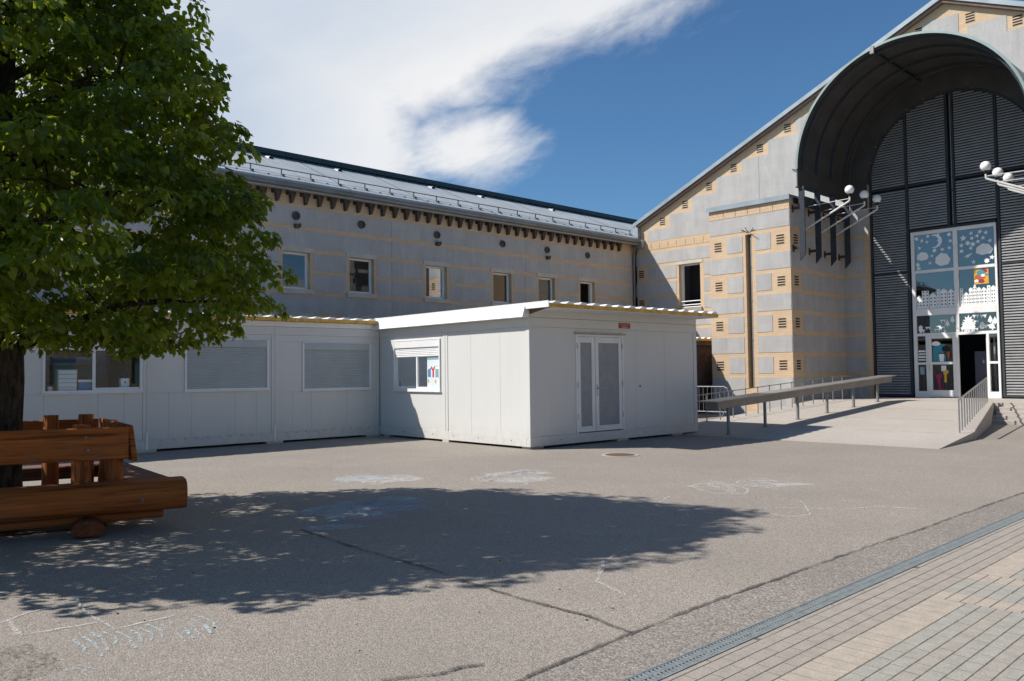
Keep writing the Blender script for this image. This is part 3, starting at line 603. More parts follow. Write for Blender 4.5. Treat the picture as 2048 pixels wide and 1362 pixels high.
# panels left of the pier
grow = [(6.42,6.94),(5.70,6.28),(4.98,5.57),(4.27,4.85),(3.55,4.13),(2.83,3.41),(2.11,2.69),(1.39,1.97),(0.0,1.25)]
for i, (z0, z1) in enumerate(grow):
    cuts = []
    if z1 > 4.2 and z0 < 6.3: cuts.append((19.62, 21.03))
    if i % 2 == 1: cuts.append((22.55, 23.4))
    for a, b in subtract(16.7, 23.25, cuts): MB(TG).box(a, b, 0.001, 0.013, z0, z1).build('render_panel', m_rough, gw)
# the window in the gable
o = MB(TG).box(19.66, 21.0, 0.0, 0.02, 6.26, 6.40).build('window', m_stone, hall)
MB(TG).box(19.72, 20.98, -0.3, 0.08, 4.13, 4.33).build('sill', m_sill, o)
q = MB(TG); a, b, c, e = GW; q.box(a,a+0.05,-0.26,-0.2,c,e); q.box(b-0.12,b,-0.26,-0.2,c,e); q.box(a+0.05,b-0.12,-0.26,-0.2,e-0.07,e); q.build('frame', m_wfr, o)
q = MB(TG)
for z in (4.62,4.46,4.36): q.tube([(a,-0.1,z),(b,-0.1,z)], 0.022, 8)
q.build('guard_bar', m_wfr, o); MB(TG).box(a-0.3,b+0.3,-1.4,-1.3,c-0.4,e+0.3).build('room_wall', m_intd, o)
# slotted air bricks
q = MB(); q.box(-0.004,0.0,-0.15,0.15,-0.18,0.18); q.m = 1
for i in range(4): z = -0.135+i*0.09; q.box(-0.006,-0.004,-0.14,0.14,z-0.027,z+0.027)
avent = q.mesh('air_brick', [m_brick, m_dark])
vents_g = [(21.72,8.30),(20.50,8.876),(19.27,9.457),(18.06,10.027),(16.835,10.592),(15.617,11.16),(14.40,11.73),(13.18,12.30),(11.96,12.87)]
vents_g += [(2*YC-y, z) for y, z in vents_g] + [(8.936,13.42),(10.56,13.42),(22.947,6.02),(22.947,4.66),(22.947,3.2)]
seen = set()
for y, z in vents_g:
    if (round(y,1), round(z,1)) in seen or abs(y-YC) < AR and z < AC+AR+0.2: continue
    seen.add((round(y,1), round(z,1))); inst(avent, 'air_brick', (XG-0.001, y, z), gw)
# pier in front of the gable (one each side of the entrance)
XP, PY0, PY1 = 25.92, 13.50, 16.67
def pier(side):
    Y = (lambda y: y) if side > 0 else (lambda y: 2*YC-y)
    q = MB(); slot = (14.955, 15.20)
    for a, b in ((PY0, slot[0]), (slot[1], PY1)): q.box(XP, XG+0.02, Y(a), Y(b), -0.1, 7.48)
    q.box(XP+0.38, XG, Y(slot[0]), Y(slot[1]), -0.1, 7.48); q.box(XP, XP+0.38, Y(slot[0]), Y(slot[1]), 6.40, 7.48); q.box(XP, XP+0.38, Y(slot[0]), Y(slot[1]), -0.1, 0.95)
    p = q.build('entrance_pier', m_brick, hall)
    blocks = [5.64,4.20,2.755,1.31]
    def panel(a, b, z0, z1): MB().box(XP-0.012, XP-0.001, Y(a), Y(b), z0, z1).build('render_panel', m_rough, p)
    panel(PY0+0.012, PY1-0.01, 6.51, 7.07)
    for i, zb in enumerate(blocks):
        panel(14.22, 14.82, zb+0.148, zb+0.725); panel(15.32, 15.945, zb+0.148, zb+0.725)
        zt = zb-0.005; z0 = (blocks[i+1]+0.872) if i < 3 else 0.0
        panel(PY0+0.012, 14.80, z0, zt); panel(15.32, PY1-0.01, z0, zt)
        for y in (13.86, 16.32): inst(avent, 'air_brick', (XP-0.001, Y(y), zb+0.43), p)
    MB().box(XP-0.012, XP-0.001, Y(PY0), Y(PY1), 7.09, 7.46).build('soldier_course', m_sold, p)
    q = MB()
    for i in range(5): q.box(XP-0.0135, XP-0.011, Y(14.10+i*0.49), Y(14.118+i*0.49), 7.12, 7.34)
    q.build('weep_joint', m_corb, p)
    q = MB(); q.box(XP-0.09, XG, Y(PY0-0.05), Y(PY1+0.07), 7.48, 7.565); q.box(XP-0.10, XP-0.09, Y(PY0-0.05), Y(PY1+0.07), 7.40, 7.57); q.build('coping', m_flash, p)
    # inner side face towards the entrance
    ys_ = PY0; S = -1
    def spanel(x0, x1, z0, z1): MB().box(x0, x1, Y(ys_-0.012), Y(ys_-0.001), z0, z1).build('render_panel', m_rough, p)
    for i, zb in enumerate(blocks):
        spanel(26.72, XG-0.013, zb+0.148, zb+0.725)
        z0 = (blocks[i+1]+0.872) if i < 3 else 0.0
        spanel(XP+0.004, XG-0.013, z0, zb-0.005)
        o = inst(avent, 'air_brick', (26.30, Y(PY0-0.001), zb+0.43), p, math.pi/2 if side > 0 else -math.pi/2)
        MB().box(XG-0.012, XG-0.001, Y(PY0-0.013), Y(12.72), zb+0.148, zb+0.725).build('render_panel', m_rough, p)
        MB().box(XG-0.012, XG-0.001, Y(PY0-0.013), Y(12.72), z0, zb-0.005).build('render_panel', m_rough, p)
    spanel(XP+0.004, XG-0.013, 6.51, 7.07); MB().box(XG-0.012, XG-0.001, Y(PY0-0.013), Y(12.56), 6.51, 7.44).build('render_panel', m_rough, p)
    # rainwater pipe and hopper in the slot
    q = MB(); q.tube([(XP+0.12,Y(15.02),6.45),(XP+0.12,Y(15.02),0.95)], 0.05, 10); pp = q.build('rain_pipe', m_galv, p, smooth=True)
    q = MB()
    for z in (5.2,4.0,2.6): q.tube([(XP+0.12,Y(15.02),z),(XP+0.12,Y(15.02),z+0.07)], 0.062, 10)
    q.build('pipe_clip', m_gut, p)
    q = MB()
    for dy, dz, dx in ((-0.22,0.18,-0.12),(0.05,0.22,-0.2),(0.26,0.17,-0.1),(-0.3,-0.08,-0.2),(0.12,0.12,-0.25)): q.tube([(XP+0.05,Y(15.07),6.42),(XP+0.05+dx,Y(15.07+dy),6.42+dz)], 0.012, 6)
    q.build('pipe_prong', m_corb, p)
    return p
pl_ = pier(1); tag(pl_, label='left entrance pier with slot and rain pipe'); pr_ = pier(-1)
# roof of the hall
q = MB()
for sg in (1,-1):
    y0, y1 = YC+sg*13.45, YC; z0, z1 = roofz(y0), ZP
    q = MB(); q.prism([(XG-0.22,y0,z0+0.02),(XG-0.22,y1,z1+0.02),(XG-0.22,y1,z1-0.08),(XG-0.22,y0,z0-0.08)], (9.0,0,0)); q.build('roof_slope', m_flash, hall)
    q = MB(); q.prism([(XG-0.26,y0,z0+0.04),(XG-0.26,y1,z1+0.04),(XG-0.26,y1,z1-0.13),(XG-0.26,y0,z0-0.13)], (0.04,0,0)); q.build('verge_flashing', m_flash, hall)
    q = MB(); q.prism([(XG-0.2,y0,z0-0.08),(XG-0.2,y1,z1-0.08),(XG-0.2,y1,z1-0.24),(XG-0.2,y0,z0-0.24)], (0.198,0,0)); q.build('verge_board', m_soff, hall)
q = MB(); q.box(XG-0.24,XG-0.0,23.02,23.32,7.34,8.30); q.box(XG-0.24,XG-0.02,22.94,23.02,7.36,8.16); q.build('eaves_box', m_flash, hall)
q = MB(); q.box(XG,XG+9,23.2,23.33,-0.1,8.3); q.box(XG,XG+9,YC-13.6,YC-13.5,-0.1,8.3); q.box(XG+8.9,XG+9,YC-13.6,23.3,-0.1,8.3); q.build('side_wall', m_brick, hall)
# ---- canopy
CX0, CR, CZ = 26.0, 3.50, 8.40
def arc(r, n=48): return [(YC+r*math.cos(math.pi*i/n), CZ+r*math.sin(math.pi*i/n)) for i in range(n+1)]
def shell(x0, x1, ra, rb, mats, name, parent, drop=0.0):
    A, B = arc(ra), arc(rb)
    if drop: A = [(A[0][0],CZ-drop)]+A+[(A[-1][0],CZ-drop)]; B = [(B[0][0],CZ-drop)]+B+[(B[-1][0],CZ-drop)]
    n = len(A); q = MB(); vs = []
    for (y,z),(y2,z2) in zip(A,B): vs += [(x0,y,z),(x1,y,z),(x0,y2,z2),(x1,y2,z2)]
    for i in range(n-1):
        a, b = 4*i, 4*(i+1)
        q.m = 0; q.add([vs[a+2],vs[a+3],vs[b+3],vs[b+2]], [(0,1,2,3)])
        q.m = 1; q.add([vs[a],vs[b],vs[b+1],vs[a+1]], [(0,1,2,3)]); q.m = 0
        q.add([vs[a],vs[a+2],vs[b+2],vs[b]], [(0,1,2,3)]); q.add([vs[a+1],vs[b+1],vs[b+3],vs[a+3]], [(0,1,2,3)])
    for i in (0, n-1): q.add([vs[4*i],vs[4*i+1],vs[4*i+3],vs[4*i+2]], [(0,1,2,3)])
    return q.build(name, mats, parent, smooth=True)
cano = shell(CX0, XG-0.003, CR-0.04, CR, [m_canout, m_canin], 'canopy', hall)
shell(CX0-0.03, CX0+0.0, CR-0.055, CR+0.02, [m_canout, m_anth], 'rim', cano)
for x in (26.25,27.25,28.35,29.45): shell(x, x+0.10, CR-0.14, CR-0.042, [m_anth, m_canin], 'rib', cano)
for sg in (1,-1):
    q = MB(); y = YC+sg*(CR-0.02); q.box(CX0, XG-0.004, y-0.02, y+0.02, CZ-0.58, CZ-0.004); q.build('side_panel', m_canin, cano)
    q = MB(); q.box(CX0, XG-0.004, y-0.06, y+0.07, CZ-0.62, CZ-0.585); q.build('edge_beam', m_anth, cano)
    q = MB(); y = YC+sg*(CR+0.02)
    q.prism([(CX0+0.05,y,CZ-0.05),(CX0+0.05,y+sg*0.16,CZ-0.02),(CX0+0.05,y+sg*0.16,CZ+0.06),(CX0+0.05,y+sg*0.145,CZ+0.06),(CX0+0.05,y+sg*0.145,CZ-0.005),(CX0+0.05,y,CZ-0.035)], (3.9,0,0)); q.build('canopy_gutter', m_flash, cano)
    for k, x in enumerate((26.10,27.25,28.40,29.55)):                     # hanging fins that carry the canopy
        q = MB(); yo = YC+sg*3.30; yi = YC+sg*3.50; w = 0.05
        q.prism([(x,yo,7.82),(x,yi,7.82),(x,yi,5.28),(x,yo,5.50)], (w,0,0)); fin = q.build('fin', m_anth, hall)
        
        for zz in (7.10,5.73): MB().box(x+0.005,x+0.045,YC+sg*3.501,YC+sg*3.735,zz-0.05,zz+0.05).box(x-0.03,x+0.08,YC+sg*3.73,YC+sg*3.737,zz-0.13,zz+0.13).build('fin_bracket', m_anth, fin)
    q = MB(); yy = YC+sg*3.62; x = 26.2
    q.box(26.15,29.95,YC+sg*3.51,YC+sg*3.53,7.18,7.56); q.box(26.15,29.95,YC+sg*3.70,YC+sg*3.72,7.30,7.48)
    while x < 29.9: q.box(x, x+0.055, YC+sg*3.53, YC+sg*3.70, 7.46, 7.49); x += 0.10
    q.build('slotted_gutter', m_anth, hall)
q = MB()
for i in range(44):
    t0, t1 = math.pi*i/44, math.pi*(i+1)/44
    q.add([(XG-0.02,YC+r_*math.cos(t),AC+0.05*(r_ > 3)+r_*math.sin(t)) for r_, t in ((AR-0.001,t0),(CR-0.05,t0),(CR-0.05,t1),(AR-0.001,t1))], [(0,1,2,3)])
for sg in (1,-1): q.quad((XG-0.02,YC+sg*AR,7.46),(XG-0.02,YC+sg*(CR-0.05),7.46),(XG-0.02,YC+sg*(CR-0.05),AC+0.05),(XG-0.02,YC+sg*AR,AC))
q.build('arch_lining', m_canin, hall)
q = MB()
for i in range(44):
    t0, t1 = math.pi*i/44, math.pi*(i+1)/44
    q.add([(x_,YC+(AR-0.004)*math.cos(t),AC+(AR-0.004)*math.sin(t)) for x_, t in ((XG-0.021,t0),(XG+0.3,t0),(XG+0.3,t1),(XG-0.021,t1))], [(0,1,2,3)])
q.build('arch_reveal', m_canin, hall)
q = MB(); q.box(CX0-0.06, CX0+0.02, YC+0.78, YC+0.90, CZ+CR-0.30, CZ+CR-0.06); q.build('rim_clamp', m_galv, cano)
q = MB(); q.prism([(CX0+0.1,YC+0.81,CZ+CR-0.26),(CX0+0.1,YC+0.89,CZ+CR-0.26),(CX0+0.1,YC+0.89,CZ+CR-0.18),(CX0+0.1,YC+0.81,CZ+CR-0.18)], (3.85,0,0)); q.build('purlin', m_anth, cano)
# ---- louvered screen in the arch
XS = XG+0.15
ER, EL, EZT, LZ = 8.42, 11.14, 6.40, 0.55
cols = [(YC-AR+0.05, 8.33),(8.33,9.66),(9.84,11.22),(11.22,YC+AR-0.05)]
q = MB(); n = 40
pts = [(XS+0.14, YC+(AR)*math.cos(math.pi*i/n), AC+(AR)*math.sin(math.pi*i/n)) for i in range(n+1)]
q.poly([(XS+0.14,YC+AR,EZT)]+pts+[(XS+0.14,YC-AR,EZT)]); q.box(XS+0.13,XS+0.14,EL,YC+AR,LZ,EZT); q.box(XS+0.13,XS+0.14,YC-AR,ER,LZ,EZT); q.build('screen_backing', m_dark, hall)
def louvers(y0, y1, z0, z1):
    q = MB(); z = z0; P = 0.092
    while z < z1-0.02:
        zz = z+0.045; a, b = y0, y1
        if zz > AC:
            h_ = math.sqrt(max(0, (AR-0.06)**2-(zz-AC)**2)); a, b = max(a, YC-h_), min(b, YC+h_)
        if b-a > 0.05:
            q.prism([(XS-0.015,a,z),(XS-0.01,a,z-0.006),(XS+0.008,a,z+0.0),(XS+0.055,a,z+0.062),(XS+0.05,a,z+0.068),(XS-0.015,a,z+0.026)], (0,b-a,0))
        z += P
    return q
for i, (a, b) in enumerate(cols):
    if i in (1,2): louvers(a+0.06, b-0.06, EZT+0.14, 8.02).build('louver_panel', m_louv, hall); louvers(a+0.06, b-0.06, 8.16, AC+AR-0.05).build('louver_panel', m_louv, hall)
    else:
        for z0, z1 in ((LZ+0.12,4.95),(5.06,8.02),(8.16,AC+AR)): louvers(a+0.06, b-0.06, z0, z1).build('louver_panel', m_louv, hall)
q = MB()
for y in (8.33, 9.66, 9.84, 11.22):
    top = AC+math.sqrt(AR*AR-(y-YC)**2)-0.03
    q.box(XS-0.03, XS+0.06, y-0.035, y+0.035, (EZT if abs(y-YC) < 1.2 else LZ+0.05), top)
for sg in (1,-1): y = YC+sg*(AR-0.04); q.box(XS-0.02,XS+0.06,y-0.035,y+0.035,LZ,AC)
for a, b in cols: q.box(XS-0.02, XS+0.04, a+0.035, b-0.035, 8.06, 8.12)
for a, b in (cols[0], cols[3]): q.box(XS-0.02,XS+0.04,a+0.035,b-0.035,4.98,5.03); q.box(XS-0.02,XS+0.04,a+0.035,b-0.035,LZ+0.04,LZ+0.10)
q.box(XS-0.035, XS+0.06, ER+0.0, EL, EZT+0.002, EZT+0.08); q.box(XS-0.06,XS-0.03,9.62,9.74,7.66,7.72)
q.build('screen_frame', m_anth, hall)
q = MB(); q.box(XS+0.01,XS+0.03,9.70,9.735,EZT+0.12,11.05); q.build('slot_light_strip', m_galv, hall)
shell_pts = []
q = MB()
for i in range(40):
    t0, t1 = math.pi*i/40, math.pi*(i+1)/40
    q.add([(XS-0.05,YC+(AR-0.09)*math.cos(t),AC+(AR-0.09)*math.sin(t)) for t in (t0,t1)]+[(XS-0.05,YC+(AR-0.001)*math.cos(t),AC+(AR-0.001)*math.sin(t)) for t in (t1,t0)], [(0,1,2,3)])
    q.add([(XS-0.05,YC+(AR-0.09)*math.cos(t),AC+(AR-0.09)*math.sin(t)) for t in (t0,t1)]+[(XS+0.1,YC+(AR-0.09)*math.cos(t),AC+(AR-0.09)*math.sin(t)) for t in (t1,t0)], [(0,1,2,3)])
q.build('arch_frame', m_anth, hall)
# ---- glazed entrance
XE = XG+0.2
ent = MB(); f0, f1 = XE-0.05, XE+0.05
YM = 9.685; z_tr0, z_tr1, z_md, z_hd = 3.42, 3.66, 4.97, 2.80
ent.box(f0,f1,EL-0.11,EL,LZ,EZT); ent.box(f0,f1,ER,ER+0.07,LZ,EZT); ent.box(f0,f1,ER+0.07,EL-0.11,EZT-0.12,EZT)
ent.box(f0-0.01,f1,YM-0.07,YM+0.07,z_tr1,EZT-0.12); ent.box(f0,f1,ER+0.07,EL-0.11,z_tr0,z_tr1)
ent.box(f0,f1,YM+0.07,EL-0.11,z_md-0.05,z_md+0.05); ent.box(f0,f1,ER+0.07,YM-0.07,z_md-0.05,z_md+0.05)
ent.box(f0-0.005,f1,YM-0.055,YM+0.055,z_hd,z_tr0); ent.box(f0,f1,ER+0.07,EL-0.11,z_hd-0.10,z_hd)
ent.box(f0,f1,10.66,10.74,LZ,z_hd-0.10); ent.box(f0,f1,YM-0.0,YM+0.08,LZ,z_hd-0.10); ent.box(f0,f1,8.74,8.82,LZ,z_hd-0.10)
ent.box(f0,f1,10.74,EL-0.11,LZ,LZ+0.22); ent.box(f0,f1,10.74,EL-0.11,1.70,1.78); ent.box(f0,f1,ER+0.07,8.74,LZ,LZ+0.22); ent.box(f0,f1,ER+0.07,8.74,1.70,1.78)
ent = ent.build('entrance_frame', m_wfr, hall, bevel=0.006)
def pane(y0, y1, z0, z1, par, mt=m_glassd, x=None):
    x = XE+0.01 if x is None else x; q = MB(); q.quad((x,y0,z0),(x,y1,z0),(x,y1,z1),(x,y0,z1)); return q.build('pane', mt, par)
yL = (YM+0.07, EL-0.11); yR = (ER+0.07, YM-0.07)
for a, b in (yL, yR): pane(a,b,z_md+0.05,EZT-0.12,ent); pane(a,b,z_tr1,z_md-0.05,ent); pane(a,b,z_hd,z_tr0,ent)
for a, b in ((10.74,EL-0.11),(ER+0.07,8.74)): pane(a,b,LZ+0.22,1.70,ent); pane(a,b,1.78,z_hd-0.10,ent)
# closed leaf and open leaf
q = MB(); a, b = YM+0.08, 10.66
for y0, y1, z0, z1 in ((a,a+0.10,LZ+0.02,z_hd-0.1),(b-0.10,b,LZ+0.02,z_hd-0.1),(a+0.1,b-0.1,LZ+0.02,LZ+0.26),(a+0.1,b-0.1,1.70,1.79),(a+0.1,b-0.1,z_hd-0.20,z_hd-0.1)): q.box(f0-0.012,f1-0.02,y0,y1,z0,z1)
door1 = q.build('door_leaf', m_wfr, hall, bevel=0.005); pane(a+0.1,b-0.1,LZ+0.26,1.70,door1); pane(a+0.1,b-0.1,1.79,z_hd-0.2,door1)
MB().box(f0-0.016,f0-0.012,a+0.14,b-0.14,LZ+0.07,LZ+0.21).build('kick_panel', m_wroof, door1)
MB().tube([(f0-0.07,b-0.05,1.5),(f0-0.07,b-0.05,1.7)], 0.012, 8).build('handle', m_steel, door1)
q = MB(); yh = 8.83; l = 0.86
for x0, x1, z0, z1 in ((0,0.10,LZ+0.02,z_hd-0.1),(l-0.10,l,LZ+0.02,z_hd-0.1),(0.1,l-0.1,LZ+0.02,LZ+0.26),(0.1,l-0.1,1.70,1.79),(0.1,l-0.1,z_hd-0.20,z_hd-0.1)): q.box(XE+0.06+x0,XE+0.06+x1,yh-0.03,yh+0.03,z0,z1)
door2 = q.build('door_leaf', m_wfr, hall, bevel=0.005)
for z0, z1 in ((LZ+0.26,1.70),(1.79,z_hd-0.2)): q = MB(); q.quad((XE+0.16,yh,z0),(XE+l-0.04,yh,z0),(XE+l-0.04,yh,z1),(XE+0.16,yh,z1)); q.build('pane', m_glassd, door2)
MB().box(XE+0.3,XE+0.7,yh+0.005,yh+0.012,1.85,2.4).build('notice', m_paper, door2)
q = MB(); q.box(XE+0.25,XE+0.4,yh+0.005,yh+0.02,0.9,1.6); q.build('notice', m_blue, door2)
# inside
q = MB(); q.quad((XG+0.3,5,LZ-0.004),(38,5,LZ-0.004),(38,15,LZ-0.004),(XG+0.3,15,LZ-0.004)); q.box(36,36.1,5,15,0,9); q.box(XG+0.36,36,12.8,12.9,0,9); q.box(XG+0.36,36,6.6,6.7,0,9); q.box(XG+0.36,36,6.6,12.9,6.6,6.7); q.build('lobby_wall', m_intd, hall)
q = MB(); q.box(32.0,32.5,9.2,9.75,LZ,2.15); q.build('lobby_cabinet', plain('cabinet_grey',(0.24,0.23,0.30),0.6), hall)
# ---- paper cut-outs on the glass (they lie on the inner frame plane just in front of the pane)
XK = XE-0.002; NCUT = [0]
def cut(name, pts, par, mt=m_paper, x=XK):
    NCUT[0] += 1; x -= 0.00022*(NCUT[0] % 23)
    q = MB(); q.prism([(x, y, z) for y, z in pts], (0.004,0,0)); return q.build(name, mt, par)
def star(y, z, r, n=5, k=0.42, a0=0.0): return [(y+(r if i % 2 == 0 else r*k)*math.sin(a0+math.pi*i/n), z+(r if i % 2 == 0 else r*k)*math.cos(a0+math.pi*i/n)) for i in range(2*n)]
def cloudp(y, z, w, h_, lob=7):
    out = []
    for i in range(56):
        t = 2*math.pi*i/56; k = 1+0.10*abs(math.sin(lob*t/2))-0.04; out.append((y+w*k*math.cos(t)*(1-0.12*math.sin(t)), z+h_*k*math.sin(t)*(1.0 if math.sin(t) > 0 else 0.82)))
    return out
def uv(cell, u, v):                                                     # u from the left as seen, v from the top
    (a, b), (z0, z1) = cell; return b-(b-a)*u, z1-(z1-z0)*v
cTL, cTR = (yL,(z_md+0.05,EZT-0.12)), (yR,(z_md+0.05,EZT-0.12)); cML, cMR = (yL,(z_tr1,z_md-0.05)), (yR,(z_tr1,z_md-0.05)); cBL, cBR = (yL,(z_hd,z_tr0)), (yR,(z_hd,z_tr0))
for u, v, r, n in ((0.06,0.10,0.075,7),(0.36,0.06,0.075,5),(0.20,0.17,0.075,5),(0.33,0.22,0.07,5),(0.62,0.05,0.07,5),(0.64,0.21,0.08,5),(0.90,0.08,0.075,8),(0.93,0.26,0.08,5),(0.13,0.37,0.06,9),(0.52,0.48,0.075,8),(0.72,0.47,0.075,5),(0.90,0.45,0.08,5),(0.45,0.62,0.07,5),(0.08,0.83,0.075,6),(0.10,0.94,0.08,6),(0.40,0.82,0.07,5)):
    cut('star_cutout', star(*uv(cTL,u,v), r*1.05, n, 0.42 if n < 6 else 0.62, random.uniform(-0.3,0.3)), ent)
for u, v, r, n in ((0.16,0.23,0.12,5),(0.38,0.12,0.08,5),(0.62,0.11,0.09,5),(0.78,0.15,0.085,5),(0.54,0.21,0.085,5),(0.40,0.26,0.085,5),(0.70,0.28,0.08,5),(0.88,0.37,0.08,5),(0.10,0.42,0.085,5),(0.28,0.38,0.09,9),(0.42,0.42,0.085,6),(0.56,0.36,0.085,5),(0.36,0.52,0.08,5),(0.10,0.58,0.085,5),(0.92,0.82,0.09,5),(0.78,0.90,0.095,8),(0.42,0.90,0.08,5)):
    cut('star_cutout', star(*uv(cTR,u,v), r, n, 0.42 if n < 6 else 0.62, random.uniform(-0.3,0.3)), ent)
for c_, u, v, w, h_ in ((cTL,0.21,0.62,0.19,0.16),(cTL,0.72,0.76,0.235,0.235),(cTR,0.72,0.60,0.25,0.20)): cut('cloud_cutout', cloudp(*uv(c_,u,v), w, h_), ent)
y, z = uv(cTL,0.55,0.22); mo = [(y+0.24*math.cos(t)+0.02, z+0.24*math.sin(t)) for t in np.linspace(R(60),R(305),22)] + [(y-0.10+0.19*math.cos(t)+0.05, z+0.03+0.19*math.sin(t)) for t in np.linspace(R(290),R(72),18)]
q = MB(); ta = np.linspace(R(58),R(300),24)
for i in range(23):
    A_ = [(y+0.02+0.24*math.cos(t_), z+0.24*math.sin(t_)) for t_ in (ta[i],ta[i+1])]; w0, w1 = [0.115*math.sin(math.pi*(j/23.0))**0.8 for j in (i,i+1)]
    B_ = [(y+0.02+(0.24-w0)*math.cos(ta[i]), z+(0.24-w0)*math.sin(ta[i])), (y+0.02+(0.24-w1)*math.cos(ta[i+1]), z+(0.24-w1)*math.sin(ta[i+1]))]
    q.quad(*[(XK,p_[0],p_[1]) for p_ in (A_[0],A_[1],B_[1],B_[0])])
q.build('moon_cutout', m_paper, ent)
y, z = uv(cTR,0.28,0.72); cut('bird_cutout', [(y+0.13,z-0.05),(y+0.04,z-0.03),(y+0.02,z-0.10),(y-0.03,z-0.02),(y-0.14,z+0.07),(y-0.10,z+0.08),(y-0.02,z+0.045),(y+0.05,z+0.03)], ent)
def house(cell, u, w, h_, roof, par):
    (a, b), (z0, z1) = cell; W_ = b-a; yl = b-W_*u; yr = yl-W_*w; H_ = (z1-z0)*h_; ym = (yl+yr)/2; e = W_*w*0.5*roof
    pts = [(yl,z0+0.005),(yl,z0+H_),(ym,z0+H_+e),(yr,z0+H_),(yr,z0+0.005)] if roof > 0 else [(yl,z0+0.005),(yl,z0+H_),(yr,z0+H_),(yr,z0+0.005)]
    if roof < 0:
        k = abs(yl-yr)/4; pts = [(yl,z0+0.005),(yl,z0+H_),(yl-k,z0+H_),(yl-k,z0+H_+0.08),(yr+k,z0+H_+0.08),(yr+k,z0+H_),(yr,z0+H_),(yr,z0+0.005)]
    o = cut('house_cutout', pts, par)
    q = MB(); ww = abs(yl-yr); nc = 2 if ww > 0.11 else 1; z = z0+0.10
    while z < z0+H_-0.05:
        for c_ in range(nc):
            yc_ = yl-ww*(c_+0.5)/nc*1.0; q.box(XK-0.0068, XK-0.0060, yc_-ww*0.10, yc_+ww*0.10, z, z+0.045)
        z += 0.115
    q.build('house_window', m_intd, par)
for u, w, h_, rf in ((0.01,0.15,0.30,1.1),(0.16,0.18,0.50,0),(0.35,0.19,0.34,1.0),(0.55,0.07,0.52,0),(0.63,0.18,0.47,0.6),(0.82,0.17,0.42,1.0)): house(cML,u,w,h_,rf,ent)
for u, w, h_, rf in ((0.02,0.09,0.50,0),(0.12,0.14,0.32,1.0),(0.27,0.10,0.46,0.9),(0.38,0.10,0.50,-1),(0.49,0.10,0.46,0.8),(0.60,0.15,0.42,1.0),(0.76,0.09,0.52,0),(0.86,0.13,0.46,1.0)): house(cMR,u,w,h_,rf,ent)
def fir(y, z, h_): return [(y+0.02,z),(y+0.02,z+0.05*h_/0.3),(y+0.36*h_,z+0.05*h_/0.3),(y+0.20*h_,z+0.36*h_),(y+0.28*h_,z+0.36*h_),(y,z+h_),(y-0.28*h_,z+0.36*h_),(y-0.20*h_,z+0.36*h_),(y-0.36*h_,z+0.05*h_/0.3),(y-0.02,z+0.05*h_/0.3),(y-0.02,z)]
def animal(y, z, s_): return [(y+0.5*s_,z+0.35*s_),(y+0.38*s_,z+0.62*s_),(y+0.30*s_,z+0.52*s_),(y-0.35*s_,z+0.55*s_),(y-0.55*s_,z+0.68*s_),(y-0.45*s_,z+0.42*s_),(y-0.36*s_,z),(y-0.24*s_,z),(y-0.20*s_,z+0.28*s_),(y+0.14*s_,z+0.28*s_),(y+0.18*s_,z),(y+0.30*s_,z),(y+0.32*s_,z+0.30*s_)]
def baretree(y, z, h_):
    pts = [(y+0.028,z)]
    for i in range(13):
        t = R(-35)+R(250)*i/12; r = h_*0.40*(1 if i % 2 == 0 else 0.5); pts.append((y+r*math.cos(t)*0.8, z+h_*0.62+r*0.9*math.sin(t)))
    return pts+[(y-0.028,z)]
for c_, lst in ((cBL,(('t',0.10,0.5),('a',0.29,0.2,0.18),('a',0.55,0.25,0.16),('a',0.68,0.55,0.19),('f',0.79,0.32,0.26),('f',0.92,0.52,0.26),('a',0.53,0.05,0.2),('a',0.66,0.18,0.18),('a',0.13,0.02,0.2),('a',0.74,0.03,0.1))),
                (cBR,(('t',0.13,0.62),('t',0.23,0.95),('t',0.33,0.62),('a',0.10,0.02,0.26),('a',0.25,0.04,0.22),('a',0.44,0.45,0.16),('a',0.43,0.72,0.2),('a',0.63,0.70,0.2),('b',0.60,0.06,0.26),('f',0.82,0.42,0.26),('f',0.94,0.34,0.26),('f',0.87,0.05,0.27),('a',0.74,0.16,0.2),('a',0.42,0.03,0.16)))):
    for it in lst:
        (a, b), (z0, z1) = c_; y = b-(b-a)*it[1]
        if it[0] == 't': cut('tree_cutout', baretree(y, z0+0.01, (z1-z0)*it[2]*0.98), ent)
        elif it[0] == 'f': cut('fir_cutout', fir(y, z0+(z1-z0)*it[2], it[3]), ent)
        elif it[0] == 'b': cut('bear_cutout', cloudp(y, z0+it[2]+0.12, 0.08, 0.13, 3), ent)
        else: cut('animal_cutout', animal(y, z0+(z1-z0)*it[2], it[3]), ent)
y, z = uv(cMR,0.62,0.22); pic = MB().box(XK-0.003,XK,y-0.22,y+0.22,z-0.26,z+0.26).build('painting', m_yel, ent)
for dy, dz, r, mt in ((0.14,0.18,0.07,m_yel),(-0.08,0.17,0.10,m_pinkc),(0.02,0.12,0.12,m_teal),(0.05,-0.05,0.16,m_org),(-0.13,-0.14,0.07,m_yel),(0.0,-0.17,0.09,m_pinkc),(0.15,-0.15,0.06,m_paper),(-0.16,0.04,0.05,m_blue),(-0.05,0.02,0.06,m_paper)): cut('painted_shape', cloudp(y+dy, z+dz, r, r*0.8, 5), ent, mt, XK-0.0042-random.uniform(0,0.003))
